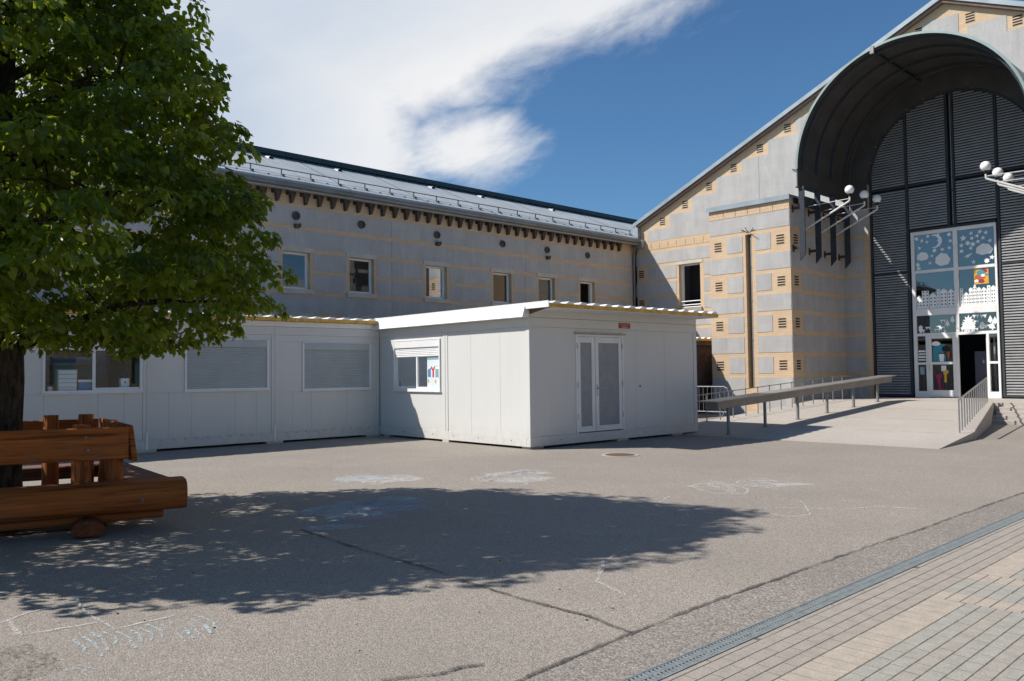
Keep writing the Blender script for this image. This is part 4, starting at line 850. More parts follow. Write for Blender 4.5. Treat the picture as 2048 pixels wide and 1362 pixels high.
# door poster: speech bubble, blue sheet, bin, clothes
a, b = YM+0.18, 10.56; W_ = b-a
Xp = f0-0.004
q = lambda pts, mt, n_='paper_shape', dx=0.0: cut(n_, pts, door1, mt, XE-0.006-dx)
q([(b-W_*0.07,1.80),(b-W_*0.07,2.30),(b-W_*0.40,2.42),(b-W_*0.66,2.40),(b-W_*0.50,2.2),(b-W_*0.66,1.98),(b-W_*0.66,1.80)], m_teal)
q(cloudp(b-W_*0.21,2.42,0.15,0.09,0), m_paper, dx=0.005); q([(b-W_*0.34,2.07),(b-W_*0.37,1.80),(b-W_*0.55,1.80),(b-W_*0.58,2.07)], m_paper, dx=0.005); q([(b-W_*0.32,2.09),(b-W_*0.32,2.06),(b-W_*0.60,2.06),(b-W_*0.60,2.09)], m_black, dx=0.006)
q([(b-W_*0.70,2.12),(b-W_*0.76,1.86),(b-W_*0.80,1.86),(b-W_*0.86,2.12)], m_org); q(cloudp(b-W_*0.66,2.24,0.12,0.10,5), m_dark, dx=0.005)
q([(b-W_*0.18,1.35),(b-W_*0.30,0.80),(b-W_*0.42,0.80),(b-W_*0.36,1.18),(b-W_*0.46,1.30),(b-W_*0.40,1.38)], m_pinkc); q([(b-W_*0.50,1.48),(b-W_*0.52,1.34),(b-W_*0.56,1.36),(b-W_*0.55,1.08),(b-W_*0.66,1.08),(b-W_*0.66,1.36),(b-W_*0.76,1.40),(b-W_*0.74,1.50)], m_yel); q([(b-W_*0.42,1.66),(b-W_*0.42,1.46),(b-W_*0.65,1.48),(b-W_*0.65,1.66)], m_pale, dx=-0.003)
for i in range(4): cut('notice', [(EL-0.14,1.84+i*0.10),(EL-0.14,1.90+i*0.10),(10.77,1.90+i*0.10),(10.77,1.84+i*0.10)], ent, m_paper if i % 2 else m_pale, XE-0.006)
cut('notice', [(EL-0.18,1.35),(EL-0.18,1.62),(10.82,1.62),(10.82,1.35)], ent, m_pgrey, XE-0.006)

# ------------------------------------------------------------------ globe lamps on bracket arms
for side, wd in ((1,'left'),(-1,'right')):
    for i, (x, w_) in enumerate(((26.80,'nearest to the yard'),(27.95,'in the middle'),(29.0,'closest to the louvers'))):
        Y = (lambda y: y) if side > 0 else (lambda y: 2*YC-y)
        lp = thing('globe_lamp', 'white globe lamp %s of the three at the %s pier' % (w_, wd), 'lamp', (x, Y(13.45), 6.42), 0, 'globe lamps on the entrance piers')
        MB().sphere((x,Y(11.80),7.565), 0.15, 24, 14).build('globe', m_globe, lp, smooth='all')
        q = MB(); q.tube([(x,Y(11.80),7.33),(x,Y(11.80),7.44)], 0.035, 10); q.tube([(x,Y(11.80),7.40),(x,Y(11.80),7.43)], 0.075, 14); q.build('collar', m_black, lp)
        q = MB(); q.tube([(x,Y(13.485),6.40),(x,Y(11.83),7.18),(x,Y(11.80),7.21),(x,Y(11.80),7.33)], 0.032, 8); q.build('arm', m_lampw, lp, smooth=True)
        q = MB(); q.tube([(x,Y(13.0),7.24),(x,Y(11.80),7.27)], 0.012, 6); q.tube([(x,Y(13.48),7.22),(x,Y(13.0),7.24)], 0.012, 6); q.build('stay', m_lampw, lp)
        q = MB(); q.box(x-0.06,x+0.06,Y(13.484),Y(13.47),6.32,6.50); q.build('wall_plate', m_anth, lp)

# ------------------------------------------------------------------ ramp, landing, steps
RX0, RX1 = 17.05, 26.45; RS = LZ/(RX1-RX0); rz = lambda x: max(0.0, min(LZ, RS*(x-RX0)))
q = MB(); right = [(17.05,5.88),(19.78,6.10),(26.35,7.62)]; left = [(17.05,13.05),(26.45,12.75)]
q.add([(17.05,5.88,0.006),(19.78,6.10,rz(19.78)),(26.45,7.62,LZ),(26.45,13.0,LZ),(17.05,13.0,0.006),
       (17.05,5.88,-0.05),(19.78,6.10,-0.05),(26.45,7.62,-0.05),(26.45,13.0,-0.05),(17.05,13.0,-0.05)], [(0,1,4),(1,2,3),(1,3,4),(0,5,6,1),(1,6,7,2),(3,8,9,4),(4,9,5,0)])
q.m = 0; ramp = tag(q.build('ramp', m_conc), kind='structure')
q = MB(); q.box(26.45,XG+0.32,7.50,13.49,-0.05,LZ); q.box(26.65,XG+0.32,2.0,7.50,-0.05,LZ); tag(q.build('landing', m_conc), kind='structure')
q = MB()
st = tag(MB().box(25.45, 26.65, 2.0, 7.44, -0.05, LZ/5).build('steps', m_conc, bevel=0.008), kind='structure')
for i in range(1, 4): MB().box(25.45+0.3*i, 26.65, 2.002, 7.438, LZ/5*i-0.01, LZ/5*(i+1)).build('step', m_conc, st, True, bevel=0.008)

wl = thing('ramp_kerb_wall', 'low concrete kerb wall carrying the rail on the right of the ramp', 'wall', (19.9,6.2,0))
q = MB(); a, b = (19.80,6.08),(26.45,7.60); n_ = Vector((b[1]-a[1], -(b[0]-a[0]), 0)).normalized()*0.22; h0, h1 = rz(19.8)+0.02, LZ+0.02
q.add([(a[0],a[1],-0.03),(b[0],b[1],-0.03),(b[0]-n_.x,b[1]-n_.y,-0.03),(a[0]-n_.x,a[1]-n_.y,-0.03),(a[0],a[1],h0),(b[0],b[1],h1),(b[0]-n_.x,b[1]-n_.y,h1),(a[0]-n_.x,a[1]-n_.y,h0)], [(4,5,6,7),(0,1,5,4),(1,2,6,5),(2,3,7,6),(3,0,4,7)])
q.build('coping', m_conc, wl, bevel=0.012)
# stainless rail on the right
hr = thing('ramp_handrail', 'slim stainless handrail with many posts on the right side of the ramp', 'railing', (19.55,6.28,rz(19.55)))
pts = []
N_ = 14
for i in range(N_):
    t_ = i/(N_-1); x = 19.52+(26.3-19.52)*t_; y = 6.30+(7.72-6.30)*t_; pts.append((x, y, rz(x)+0.735))
    q = MB(); q.tube([(x,y,rz(x)-0.02),(x,y,rz(x)+0.735)], 0.017, 8); q.build('post', m_steel, hr, smooth=True)
MB().tube([pts[0],pts[-1]], 0.021, 10).build('top_rail', m_steel, hr, smooth=True)
# broad grey guard beam on the left
gb = thing('ramp_guard_beam', 'broad grey metal guard beam on posts sloping up the ramp', 'railing', (17.44,10.8,0.02))
q = MB(); x0, x1, z0, z1 = 16.72, 26.85, 0.86, 1.355
q.prism([(x0,10.62,z0-0.20),(x0,10.98,z0-0.20),(x0,10.98,z0-0.02),(x0,10.62,z0-0.02)], (x1-x0,0,z1-z0)); q.build('beam', m_guard, gb, bevel=0.01)
q = MB(); x0 -= 0.22; q.prism([(x0,10.52,z0-0.025),(x0,11.06,z0-0.025),(x0,11.06,z0+0.005),(x0,10.52,z0+0.005)], (x1-x0+0.12,0,z1-z0+0.008)); q.build('cap_plate', m_guardt, gb, bevel=0.006)
for i in range(6):
    x = 17.44+1.741*i; zt = 0.86-0.2+(x-16.72)/(26.85-16.72)*(1.355-0.86)
    q = MB(); q.tube([(x,10.8,rz(x)-0.02),(x,10.8,zt+0.01)], 0.04, 12); o = q.build('post', m_galv, gb, smooth=True)
    MB().tube([(x,10.8,rz(x)),(x,10.8,rz(x)+0.015)], 0.075, 14).build('foot_plate', m_galv, o)
# thin rail behind
tr_ = thing('wall_side_railing', 'thin galvanised railing along the far edge of the ramp by the pier', 'railing', (19.3,12.6,0.1))
pts = []
for i in range(17):
    x = 18.9+0.62*i; x = min(x, 28.9); y = 12.80-(x-18.9)*0.062; pts.append((x, y, rz(x)+0.78)); q = MB(); q.tube([(x,y,rz(x)-0.02),(x,y,rz(x)+0.80)], 0.016, 8); q.build('post', m_galv, tr_)
q = MB(); q.tube(pts, 0.012, 8); q.build('top_rail', m_galv, tr_)
# crowd barrier
cbx, cy0, cy1 = 22.9, 14.15, 16.4
cbr = thing('crowd_barrier', 'galvanised crowd control barrier standing by the foot of the left pier', 'barrier', (cbx,15.2,0))
q = MB(); zt, zb = 1.06, 0.25; r_ = 0.16
q.tube([(cbx,cy0,zb),(cbx,cy0,zt-r_),(cbx,cy0+r_*0.3,zt-r_*0.3),(cbx,cy0+r_,zt),(cbx,cy1-r_,zt),(cbx,cy1-r_*0.3,zt-r_*0.3),(cbx,cy1,zt-r_),(cbx,cy1,zb)], 0.019, 8); q.tube([(cbx,cy0,zb),(cbx,cy1,zb)], 0.017, 8); q.build('frame', m_galv, cbr)
for i in range(14): y = cy0+0.16*(i+1)-0.02; MB().tube([(cbx,y,zb),(cbx,y,zt-0.0)], 0.008, 6).build('bar', m_galv, cbr)
for y in (cy0+0.15, cy1-0.15): MB().tube([(cbx-0.28,y,0.01),(cbx-0.02,y,zb),(cbx+0.02,y,zb),(cbx+0.28,y,0.01)], 0.016, 8).build('foot', m_galv, cbr)

# ------------------------------------------------------------------ white portable cabins
DC = 0.030473; K = (11.844, 11.975, 0.0); YA = 5.713; LA = 2.88
def cab_thing(name, label): return thing(name, label, 'cabin', K, -DC)
cabB = cab_thing('portable_cabin', 'front white portable cabin with double door and red sign')
cabA = cab_thing('portable_cabin', 'long row of white portable cabins with shuttered windows behind the tree')
shed = cab_thing('storage_cabin', 'dark brown shed wall glimpsed between the front cabin and the brick pier')
FC = face((0,0,0), (1,0,0), (0,-1,0)); FB = face((0,0,0), (0,1,0), (-1,0,0)); FA = face((0,YA,0), (1,0,0), (0,-1,0))
Z0, ZR0, ZR1, ZT = 0.05, 0.25, 2.545, 2.74
def box(T, par, name, mt, u0, u1, d0, d1, z0, z1, bev=0.004): return MB(T).box(u0,u1,d0,d1,z0,z1).build(name, mt, par, True, bevel=bev)
def bolts(T, par, us, z):
    q = MB(T)
    for u in us: q.box(u-0.012,u+0.012,0,0.006,z-0.012,z+0.012)
    q.build('bolt', m_galv, par, True)
def frame_face(T, par, u0, u1, posts, panels):
    ur = 0.1205 if T is FB else u0
    box(T, par, 'base_rail', m_white, ur, u1, -0.12, 0.0, Z0, ZR0); box(T, par, 'top_rail', m_white, ur, u1, -0.12, 0.0, ZR1, ZT)
    for a, b in posts: box(T, par, 'post', m_white, a, b, -0.12, -0.002, ZR0+0.001, ZR1-0.001)
    for p in panels:
        a, b = p[0], p[1]; z0, z1 = (p[2], p[3]) if len(p) > 2 else (ZR0+0.002, ZR1-0.002)
        box(T, par, 'wall_panel', m_white, a+0.0015, b-0.0015, -0.06, -0.014, z0, z1, 0.002)
def slats(T, par, u0, u1, z0, z1, d, pitch=0.042, mt=None, sag=0.0):
    q = MB(T); z = z0; n = int((z1-z0)/pitch)
    for i in range(n):
        z = z0+i*pitch; b = len(q.v)
        q.add([(u0,d-0.010,z),(u1,d-0.010,z),(u1,d,z+pitch*0.3),(u0,d,z+pitch*0.3),(u1,d,z+pitch*0.75),(u0,d,z+pitch*0.75),(u1,d-0.010,z+pitch*0.97),(u0,d-0.010,z+pitch*0.97)], [(0,1,2,3),(3,2,4,5),(5,4,6,7)])
    q.quad((u0,d-0.012,z0),(u1,d-0.012,z0),(u1,d-0.012,z1),(u0,d-0.012,z1)); return q.build('shutter_slats', mt or m_shut, par, True)
def cabin_window(T, par, u0, u1, z0, z1, shut, flip=False):
    """shut: share of the height covered by the roller shutter; u0 < u1"""
    q = MB(T); w = 0.045
    q.box(u0,u0+w,-0.06,0.018,z0,z1); q.box(u1-w,u1,-0.06,0.018,z0,z1); q.box(u0+w,u1-w,-0.06,0.018,z0,z0+w); q.box(u0+w,u1-w,-0.06,0.018,z1-0.02,z1); o = q.build('window', m_wfr, par, True, bevel=0.003)
    box(T, o, 'shutter_box', m_wfr if shut < 1 else m_shut, u0+w, u1-w, -0.05, 0.012, z1-0.19, z1-0.022)
    zs = z1-0.19; h_ = zs-z0-w
    if shut > 0: slats(T, o, u0+w, u1-w, zs-h_*shut, zs, -0.012, 0.042, m_wfr if shut < 0.5 else m_shut)
    if shut < 1:
        um = (u0+u1)/2; q = MB(T); q.box(um-0.028,um+0.028,-0.055,-0.02,z0+w,zs-h_*shut); s0, s1 = (um+0.028,u1-w) if not flip else (u0+w,um-0.028)
        q.box(s0,s1,-0.05,-0.025,z0+w,z0+w+0.045); q.build('sash', m_wfr, o, True)
        q = MB(T); q.quad((u0+w,-0.045,z0+w),(u1-w,-0.045,z0+w),(u1-w,-0.045,zs-h_*shut),(u0+w,-0.045,zs-h_*shut)); q.build('pane', m_glassc, o, True)
    box(T, o, 'drip_sill', m_wfr, u0-0.02, u1+0.02, -0.02, 0.035, z0-0.03, z0-0.001); return o
# front face with the door
frame_face(FC, cabB, 0.0, 5.78, [(0.0,0.11),(5.67,5.78)], [(0.11,1.38),(1.38,2.97,2.43,ZR1-0.002),(2.97,3.42),(3.42,4.50),(4.50,5.67)])
q = MB(FC); q.box(1.38,1.43,-0.08,0.0,ZR0+0.002,2.42); q.box(2.92,2.97,-0.08,0.0,ZR0+0.002,2.42); q.box(1.43,2.92,-0.08,0.0,2.37,2.42); fr = q.build('door_frame', m_wfr, cabB, True)
box(FC, fr, 'drip_strip', plain('rusty_strip',(0.42,0.33,0.25),0.7,var=0.35,sc=9), 1.33, 3.02, 0.0, 0.05, 2.425, 2.45)
def leaf(u0, u1):
    q = MB(FC); s_ = 0.105
    q.box(u0,u0+s_,-0.07,-0.01,0.27,2.365); q.box(u1-s_,u1,-0.07,-0.01,0.27,2.365); q.box(u0+s_,u1-s_,-0.07,-0.01,0.27,0.39); q.box(u0+s_,u1-s_,-0.07,-0.01,2.235,2.365); o = q.build('door_leaf', m_wfr, cabB, True, bevel=0.004)
    box(FC, o, 'infill', m_infill, u0+s_+0.002, u1-s_-0.002, -0.05, -0.03, 0.392, 2.233, 0.0); return o
l1 = leaf(1.435, 2.005); l2 = leaf(2.02, 2.915)
q = MB(FC); q.box(2.045,2.085,-0.01,0.0,1.05,1.30); q.build('lock_plate', m_steel, l2, True); MB(FC).tube([(2.065,0.0,1.22),(2.065,0.05,1.22),(2.20,0.055,1.215)], 0.012, 8).build('handle', m_steel, l2, True)
for o_, u in ((l1,1.43),(l2,2.92)):
    for z in (0.55,1.25,2.1): MB(FC).tube([(u,0.004,z),(u,0.004,z+0.12)], 0.012, 8).build('hinge', m_steel, o_, True)
box(FC, cabB, 'red_sign', m_red, 2.81, 3.21, 0.001, 0.012, 2.585, 2.705, 0.002)
sg_ = bpy.data.objects['red_sign']
def text(s_, size, u, z, par):
    cu = bpy.data.curves.new('lettering', 'FONT'); cu.body = s_; cu.size = size; cu.align_x = 'CENTER'; cu.extrude = 0.0
    to = bpy.data.objects.new('t', cu); COL.objects.link(to); bpy.context.view_layer.update(); me = bpy.data.meshes.new_from_object(to); bpy.data.objects.remove(to)
    me.transform(Matrix(((1,0,0,u),(0,0,-1,-0.0135),(0,1,0,z),(0,0,0,1)))); me.materials.append(m_cream); o = bpy.data.objects.new('lettering', me); COL.objects.link(o); o.parent = par; return o
text('E. Bosteur S.A.', 0.052, 3.01, 2.650, sg_)
q = MB(FC); q.box(2.90,3.12,0.0125,0.0135,2.612,2.622); q.box(2.94,3.08,0.0125,0.0135,2.598,2.604); q.build('small_print', m_cream, sg_, True)
q = MB(FC); q.tube([(3.56,-0.016,1.24),(3.56,0.004,1.24)], 0.025, 10); q.build('wall_plug', m_galv, cabB, True)
bolts(FC, cabB, (0.9,2.0,3.7,5.1), 0.16)
# soffit band above the front face and the fascia
box(FC, cabB, 'fascia', m_white, 0.0, 5.78, -0.12, 0.015, ZT+0.004, 2.895)
box(FC, cabB, 'soffit', m_wfr, 0.02, 5.76, 0.016, 0.69, 2.890, 2.902, 0.0)
# side face with the window
WB = (3.08,5.05,1.18,2.42)
frame_face(FB, cabB, 0.0, 5.70, [(0.0,0.11),(2.80,2.885),(2.895,2.98)], [(0.11,0.95),(0.95,1.95),(1.95,2.80),(2.98,5.70,ZR0+0.002,WB[2]-0.03),(2.98,5.70,WB[3]+0.0,ZR1-0.002),(2.98,WB[0]+0.003,WB[2]-0.028,WB[3]-0.002),(WB[1]-0.003,5.70,WB[2]-0.028,WB[3]-0.002)])
wB = cabin_window(FB, cabB, *WB, 0.23, True)
bolts(FB, cabB, (0.6,1.7,2.6,3.4,4.6), 0.16)
q = MB(FB); q.prism([(-0.02,0.02,2.735),(-0.02,0.21,2.735),(-0.02,0.13,2.975),(-0.02,0.02,2.975)], (5.76,0,0)); q.build('fascia', m_wroof, cabB, True, bevel=0.004)
# poster in the side window
y0, y1, z0, z1 = 3.16, 3.66, 1.27, 1.985
po = MB(FB).box(y0,y1,-0.043,-0.041,z0,z1).build('poster', m_pale, wB, True)
def pp_(pts, mt, k=0): q = MB(FB); q.prism([(y1-(y1-y0)*u, -0.0408+0.0004*k, z1-(z1-z0)*v) for u, v in pts], (0,0.0003,0)); q.build('poster_print', mt, wB, True)
pp_([(0,0),(1,0),(1,0.09),(0,0.09)], m_pgrey); pp_([(0.66,0.30),(0.94,0.30),(0.94,0.68),(0.66,0.68)], m_pgrey); pp_([(0.68,0.32),(0.92,0.32),(0.92,0.40),(0.68,0.40)], m_paper, 1); pp_([(0.05,0.42),(0.30,0.36),(0.30,0.68),(0.05,0.66)], m_blue)
pp_([(0.42,0.68),(0.42,0.46),(0.30,0.37),(0.30,0.30),(0.40,0.33),(0.47,0.40),(0.54,0.33),(0.62,0.30),(0.62,0.36),(0.55,0.46),(0.55,0.68)], m_lob, 2)
for u, v in ((0.10,0.80),(0.66,0.82)): pp_([(u-0.07,v),(u,v-0.09),(u+0.08,v),(u,v+0.09)], m_yel, 1)
MB(FB).box(4.80,4.86,-0.043,-0.041,1.27,1.40).build('sticker', m_pgrey, wB, True)
# roof of the front cabin: sandwich sheets with foam edge and ribs
def roof(par, x0, x1, y0, y1, z0, npan, nrib, tilt=0.0):
    w = (x1-x0)/npan
    for i in range(npan):
        a, b = x0+i*w+0.004, x0+(i+1)*w-0.004
        f = MB().box(a,b,y0,y1,z0-0.03,z0+0.045).build('roof_panel', m_foam, par, True)
        q = MB(); q.box(a,b,y0-0.004,y1,z0+0.046,z0+0.052)
        q.build('roof_skin', m_wroof, f, True)
        q = MB(); m_ = nrib//npan
        for k in range(m_):
            c = a+(b-a)*(k+0.5)/m_; q.prism([(c-0.115,y0-0.013,z0+0.052),(c-0.02,y0-0.013,z0+0.10),(c+0.115,y0-0.013,z0+0.096),(c+0.12,y0-0.013,z0+0.052)], (0,y1-y0,0))
        q.build('roof_rib', m_wroof, f, True)
roof(cabB, -0.10, 5.76, -0.70, 5.74, 2.935, 5, 15)
q = MB(); q.box(-0.125,-0.103,-0.71,5.745,2.90,3.03); q.build('edge_trim', m_wroof, cabB, True)
q = MB(); q.prism([(-0.09,-0.69,2.90),(0.0,-0.02,2.90),(0.0,-0.02,2.80)], (0.02,0,0)); q.build('gable_bracket', m_soff, cabB, True)
# inside and remaining faces of the front cabin
q = MB(); q.box(5.66,5.78,0.12,5.70,Z0,ZT); q.box(0.12,5.66,5.60,5.70,Z0,ZT); q.box(0.12,5.66,0.12,5.60,Z0,Z0+0.06); q.box(0.12,5.66,0.12,5.60,ZT,ZT+0.05); q.build('shell', m_dark, cabB, True)
MB().box(5.781,5.80,0.002,5.70,Z0,ZT).build('side_wall', m_white, cabB, True)
q = MB(); q.box(2.2,2.24,0.12,5.6,0.12,ZT-0.02); q.build('partition', m_dark, cabB, True)
def blocks(par, lst):
    for x, y in lst: MB().box(x-0.2,x+0.2,y-0.12,y+0.12,-0.01,Z0-0.001).build('support_block', m_stone, par, True)
blocks(cabB, ((0.25,0.2),(2.95,0.16),(5.0,0.16),(0.2,2.9),(0.2,5.4),(5.5,2.9)))
# --- row A
nmod = 4; xA = -nmod*LA
for i in range(nmod): 
    a, b = -LA*(i+1), -LA*i
    wz = [(-2.17,-0.26,1.22,2.39),(-4.97,-3.03,1.27,2.43),(-7.72,-5.85,1.29,2.42),(-10.6,-8.75,1.29,2.42)][i]
    pj = sorted({a+0.08, b-0.08, a+0.45, a+0.95, b-0.95, b-0.45})
    pan = []
    for p0, p1 in zip(pj[:-1], pj[1:]): pan.append((p0,p1,ZR0+0.002,wz[2]-0.03))
    pan += [(a+0.08,b-0.08,wz[3],ZR1-0.002),(a+0.08,wz[0]+0.003,wz[2]-0.028,wz[3]-0.002),(wz[1]-0.003,b-0.08,wz[2]-0.028,wz[3]-0.002)]
    frame_face(FA, cabA, a+0.002, b-0.002, [(a+0.002,a+0.08),(b-0.08,b-0.002)], pan)
    cabin_window(FA, cabA, *wz, (1.0,1.0,0.10,1.0)[i])
    bolts(FA, cabA, [a+0.3+0.25*k for k in range(10)], ZR0-0.02)
    if i: box(FA, cabA, 'joint_strip', m_wfr, b-0.02, b+0.03, 0.001, 0.012, Z0-0.02, 0.42)
box(FA, cabA, 'fascia', m_wfr, xA, -0.02, -0.1, 0.03, ZT+0.004, 2.87)
roof(cabA, xA-0.1, -0.14, YA-0.17, YA+4.6, 2.905, 10, 30)
YB = YA+4.5
q = MB(); wall_holes(MB(), 0,1,0,1,[],0)
back = wall_holes(MB(face((0,YB,0),(1,0,0),(0,1,0))), xA, -0.01, Z0, ZT, [(-8.5,-4.85,0.9,2.5)], 0.08); back.build('rear_wall', m_white, cabA, True)
q = MB(); q.box(xA,-0.01,YA+0.12,YB-0.09,Z0,Z0+0.05); q.box(xA,-0.01,YA+0.12,YB-0.09,ZT,ZT+0.04); q.box(xA-0.02,xA,YA,YB,Z0,ZT); q.box(-0.02,-0.005,YA+0.13,YB-0.09,Z0+0.05,ZT); q.build('shell', m_int, cabA, True)
q = MB(); q.box(-5.35,-5.28,YB-0.06,YB-0.02,0.9,2.5); q.box(-8.5,-4.85,YB-0.05,YB-0.02,0.9,0.95); q.build('rear_window_frame', m_yel, cabA, True)
q = MB(); q.box(-5.28,-4.85,YB-0.05,YB-0.02,0.95,2.5); q.build('rear_reveal', m_dark, cabA, True)  # dark sheet standing in for the rear window's reveal
blocks(cabA, [(-LA*i-(0.2 if i == 0 else 0), YA+0.1) for i in range(5)])
# things on the sill inside the unshuttered window
sillz = 1.30
q = MB(); q.box(-7.6,-5.9,YA+0.08,YA+0.45,sillz-0.03,sillz); q.build('inner_shelf', m_wfr, cabA, True)
def onshelf(name, label, cat, u, d, w, h_, dep, mt, extra=None):
    t_ = thing(name, label, cat, (K[0]+u*math.cos(DC)+(YA+d)*math.sin(DC), K[1]-u*math.sin(DC)+(YA+d)*math.cos(DC), sillz), -DC)
    q = MB(); q.box(-w/2,w/2,-dep/2,dep/2,0,h_); q.build('body', mt, t_, True, bevel=0.008)
    if extra: extra(t_)
    return t_
def drawers(t_):
    for i in range(5): MB().box(-0.16,0.16,-0.145,-0.135,0.03+i*0.085,0.10+i*0.085).build('drawer', m_wfr, t_, True)
onshelf('drawer_unit', 'pale plastic drawer unit on the sill inside the open cabin window', 'drawers', -7.25,0.25,0.36,0.46,0.26,plain('clear_plastic',(0.45,0.45,0.42),0.4), drawers)
onshelf('storage_box', 'blue box with white lid inside the open cabin window', 'box', -6.90,0.24,0.30,0.20,0.22,m_blue, lambda t_: MB().box(-0.155,0.155,-0.115,0.115,0.201,0.25).build('lid', m_wroof, t_, True))
onshelf('paper_dispenser', 'white dispenser box on the sill by the right cabin pane', 'dispenser', -6.15,0.22,0.17,0.27,0.14,m_wroof, lambda t_: MB().box(-0.015,0.015,-0.075,-0.07,0.17,0.20).build('key_slot', m_dark, t_, True))
onshelf('white_pot', 'small white pot at the left end of the cabin sill', 'pot', -7.55,0.22,0.09,0.12,0.09,m_wroof)
onshelf('paper_stack', 'low stack of pale paper right of the blue box', 'paper', -6.66,0.22,0.14,0.07,0.14,m_paper)
# --- shed continuing the row
q = MB(); q.box(5.9,17.2,YA,YA+3,0.0,2.6); q.build('wall', m_shed, shed, True)
q = MB()
for i in range(12): q.box(6.0+i*0.97,6.03+i*0.97,YA-0.02,YA-0.001,0.05,2.55)
q.build('batten', m_corb, shed, True); MB().box(14.6,15.5,YA-0.03,YA-0.002,0.05,2.1).build('door', m_shed, shed, True)
q = MB(); q.box(17.206,17.25,YA-0.1,YA+3,0,2.6); q.build('end_board', m_wfr, shed, True)
roof(shed, 5.9, 17.3, YA-0.2, YA+3, 2.72, 10, 30); MB().box(5.9,17.2,YA-0.15,YA-0.1,2.52,2.68).build('fascia', m_shed, shed, True)

# ------------------------------------------------------------------ bench round the tree
TX, TY = 2.02, 9.98; BA = R(-15.19)
bench = thing('log_bench', 'red-brown stained log bench with backrests built round the tree', 'bench', (TX,TY,0), BA)
SZ = 0.50
def hlog(p0, p1, wid, z0, z1, name, mt, rnd=0.10, n=10):
    """long timber with a flat top and a rounded outer side (to the right of the run)"""
    a, b = Vector((*p0,0)), Vector((*p1,0)); d = (b-a).normalized(); out = Vector((d.y,-d.x,0)); q = MB()
    prof = [(-wid,z1),(-wid,z0+0.02)]; h_ = z1-z0
    prof += [(-wid*0.5, z0)]
    for i in range(n+1):
        t_ = -math.pi/2+math.pi*i/n*0.86; prof.append((-rnd+rnd*1.0*max(0,math.cos(t_)), (z0+z1)/2+h_/2*math.sin(t_)))
    prof.append((-rnd*0.9, z1))
    pts = [tuple(a+out*o_+Vector((0,0,z))) for o_, z in prof]; q.prism(pts, tuple(b-a)); return q.build(name, mt, bench, True, bevel=0.022, seg=2, smooth=True)
hlog((-1.75,-0.876),(1.74,-0.876), 0.42, 0.19, SZ, 'seat_log', m_log, 0.13)
def plank(pts, z0, z1, name, mt): q = MB(); q.prism([(x,y,z0) for x, y in pts], (0,0,z1-z0)); return q.build(name, mt, bench, True, bevel=0.01)
plank([(1.16,-0.44),(1.60,-0.44),(1.28,1.42),(0.95,1.42)], 0.36, SZ-0.004, 'seat_plank', m_seat); plank([(-1.60,-0.44),(-1.16,-0.44),(-0.95,1.42),(-1.28,1.42)], 0.36, SZ-0.004, 'seat_plank', m_seat)
plank([(-1.3,1.43),(1.29,1.43),(1.24,1.80),(-1.24,1.80)], 0.34, SZ-0.002, 'seat_plank', m_seat)
plank([(1.36,-0.42),(1.56,-0.42),(1.25,1.40),(1.08,1.40)], 0.22, 0.355, 'side_beam', m_log); plank([(-1.56,-0.42),(-1.36,-0.42),(-1.08,1.40),(-1.25,1.40)], 0.22, 0.355, 'side_beam', m_log)
q = MB(); q.box(-0.9,1.52,-0.70,-0.50,0.10,0.189); q.build('under_beam', m_log, bench, True, bevel=0.02)
for x in (-1.1, 0.80):
    q = MB(); pr = [(x+0.15*math.cos(t_), -1.02, 0.075+0.10*math.sin(t_)) for t_ in np.linspace(R(-35),R(215),14)]; pr = [(a_, b_, max(0.0,c_)) for a_, b_, c_ in pr]; q.prism(pr, (0,2.9,0)); q.build('foot_log', m_end, bench, True, bevel=0.01, smooth=True)
# front backrest
def post(x, y, z1, lean, w=0.085, lx=0.0):
    q = MB(); q.tube([(x,y,0.12),(x+lx*0.5,y+lean*0.5,(0.12+z1)/2),(x+lx,y+lean,z1)], [w*1.08,w,w*0.92], 12); return q.build('back_post', m_post, bench, True, smooth=True)
for x in (-0.95,-0.2,0.74): post(x, -0.44, 1.10, -0.06, 0.095)
post(1.06, -0.36, 1.10, -0.06, 0.085)
q = MB(); q.prism([(-1.25,-0.62,0.74),(-1.25,-0.55,0.73),(-1.25,-0.60,1.075),(-1.25,-0.66,1.075)], (2.43,0,0)); fb_ = q.build('back_board', m_plank, bench, True, bevel=0.012)
for x, z in ((0.78,0.98),(0.80,0.85),(-0.9,0.98),(-0.9,0.85)): MB().tube([(x,-0.69,z),(x,-0.62,z)], 0.013, 8).build('bolt', m_galv, fb_, True)
for x in (1.30,): MB().tube([(x,-0.90,0.33),(x,-0.86,0.33)], 0.018, 8).build('bolt', m_gut, bench, True)
q = MB(); q.prism([(1.215,-0.58,0.70),(1.165,-0.58,1.085),(1.225,-0.58,1.085),(1.275,-0.58,0.70)], (-0.22,1.95,0)); q.build('back_board', m_plank, bench, True, bevel=0.01)
q = MB(); q.prism([(-1.215,-0.58,0.70),(-1.165,-0.58,1.085),(-1.225,-0.58,1.085),(-1.275,-0.58,0.70)], (0.22,1.95,0)); q.build('back_board', m_plank, bench, True, bevel=0.01)
q = MB(); q.prism([(-1.0,1.47,0.74),(-1.0,1.53,0.74),(-1.0,1.56,1.07),(-1.0,1.50,1.07)], (1.95,0,0)); q.build('back_board', m_plank, bench, True, bevel=0.012)
post(0.42, 1.30, 1.14, 0.05, 0.09); post(0.80, 1.20, 1.145, 0.02, 0.09); post(1.0, 0.9, 1.08, 0.0, 0.085, 0.06); post(-0.5, 1.3, 1.12, 0.05, 0.09); post(-1.0,0.3,1.1,0,0.085,-0.06)
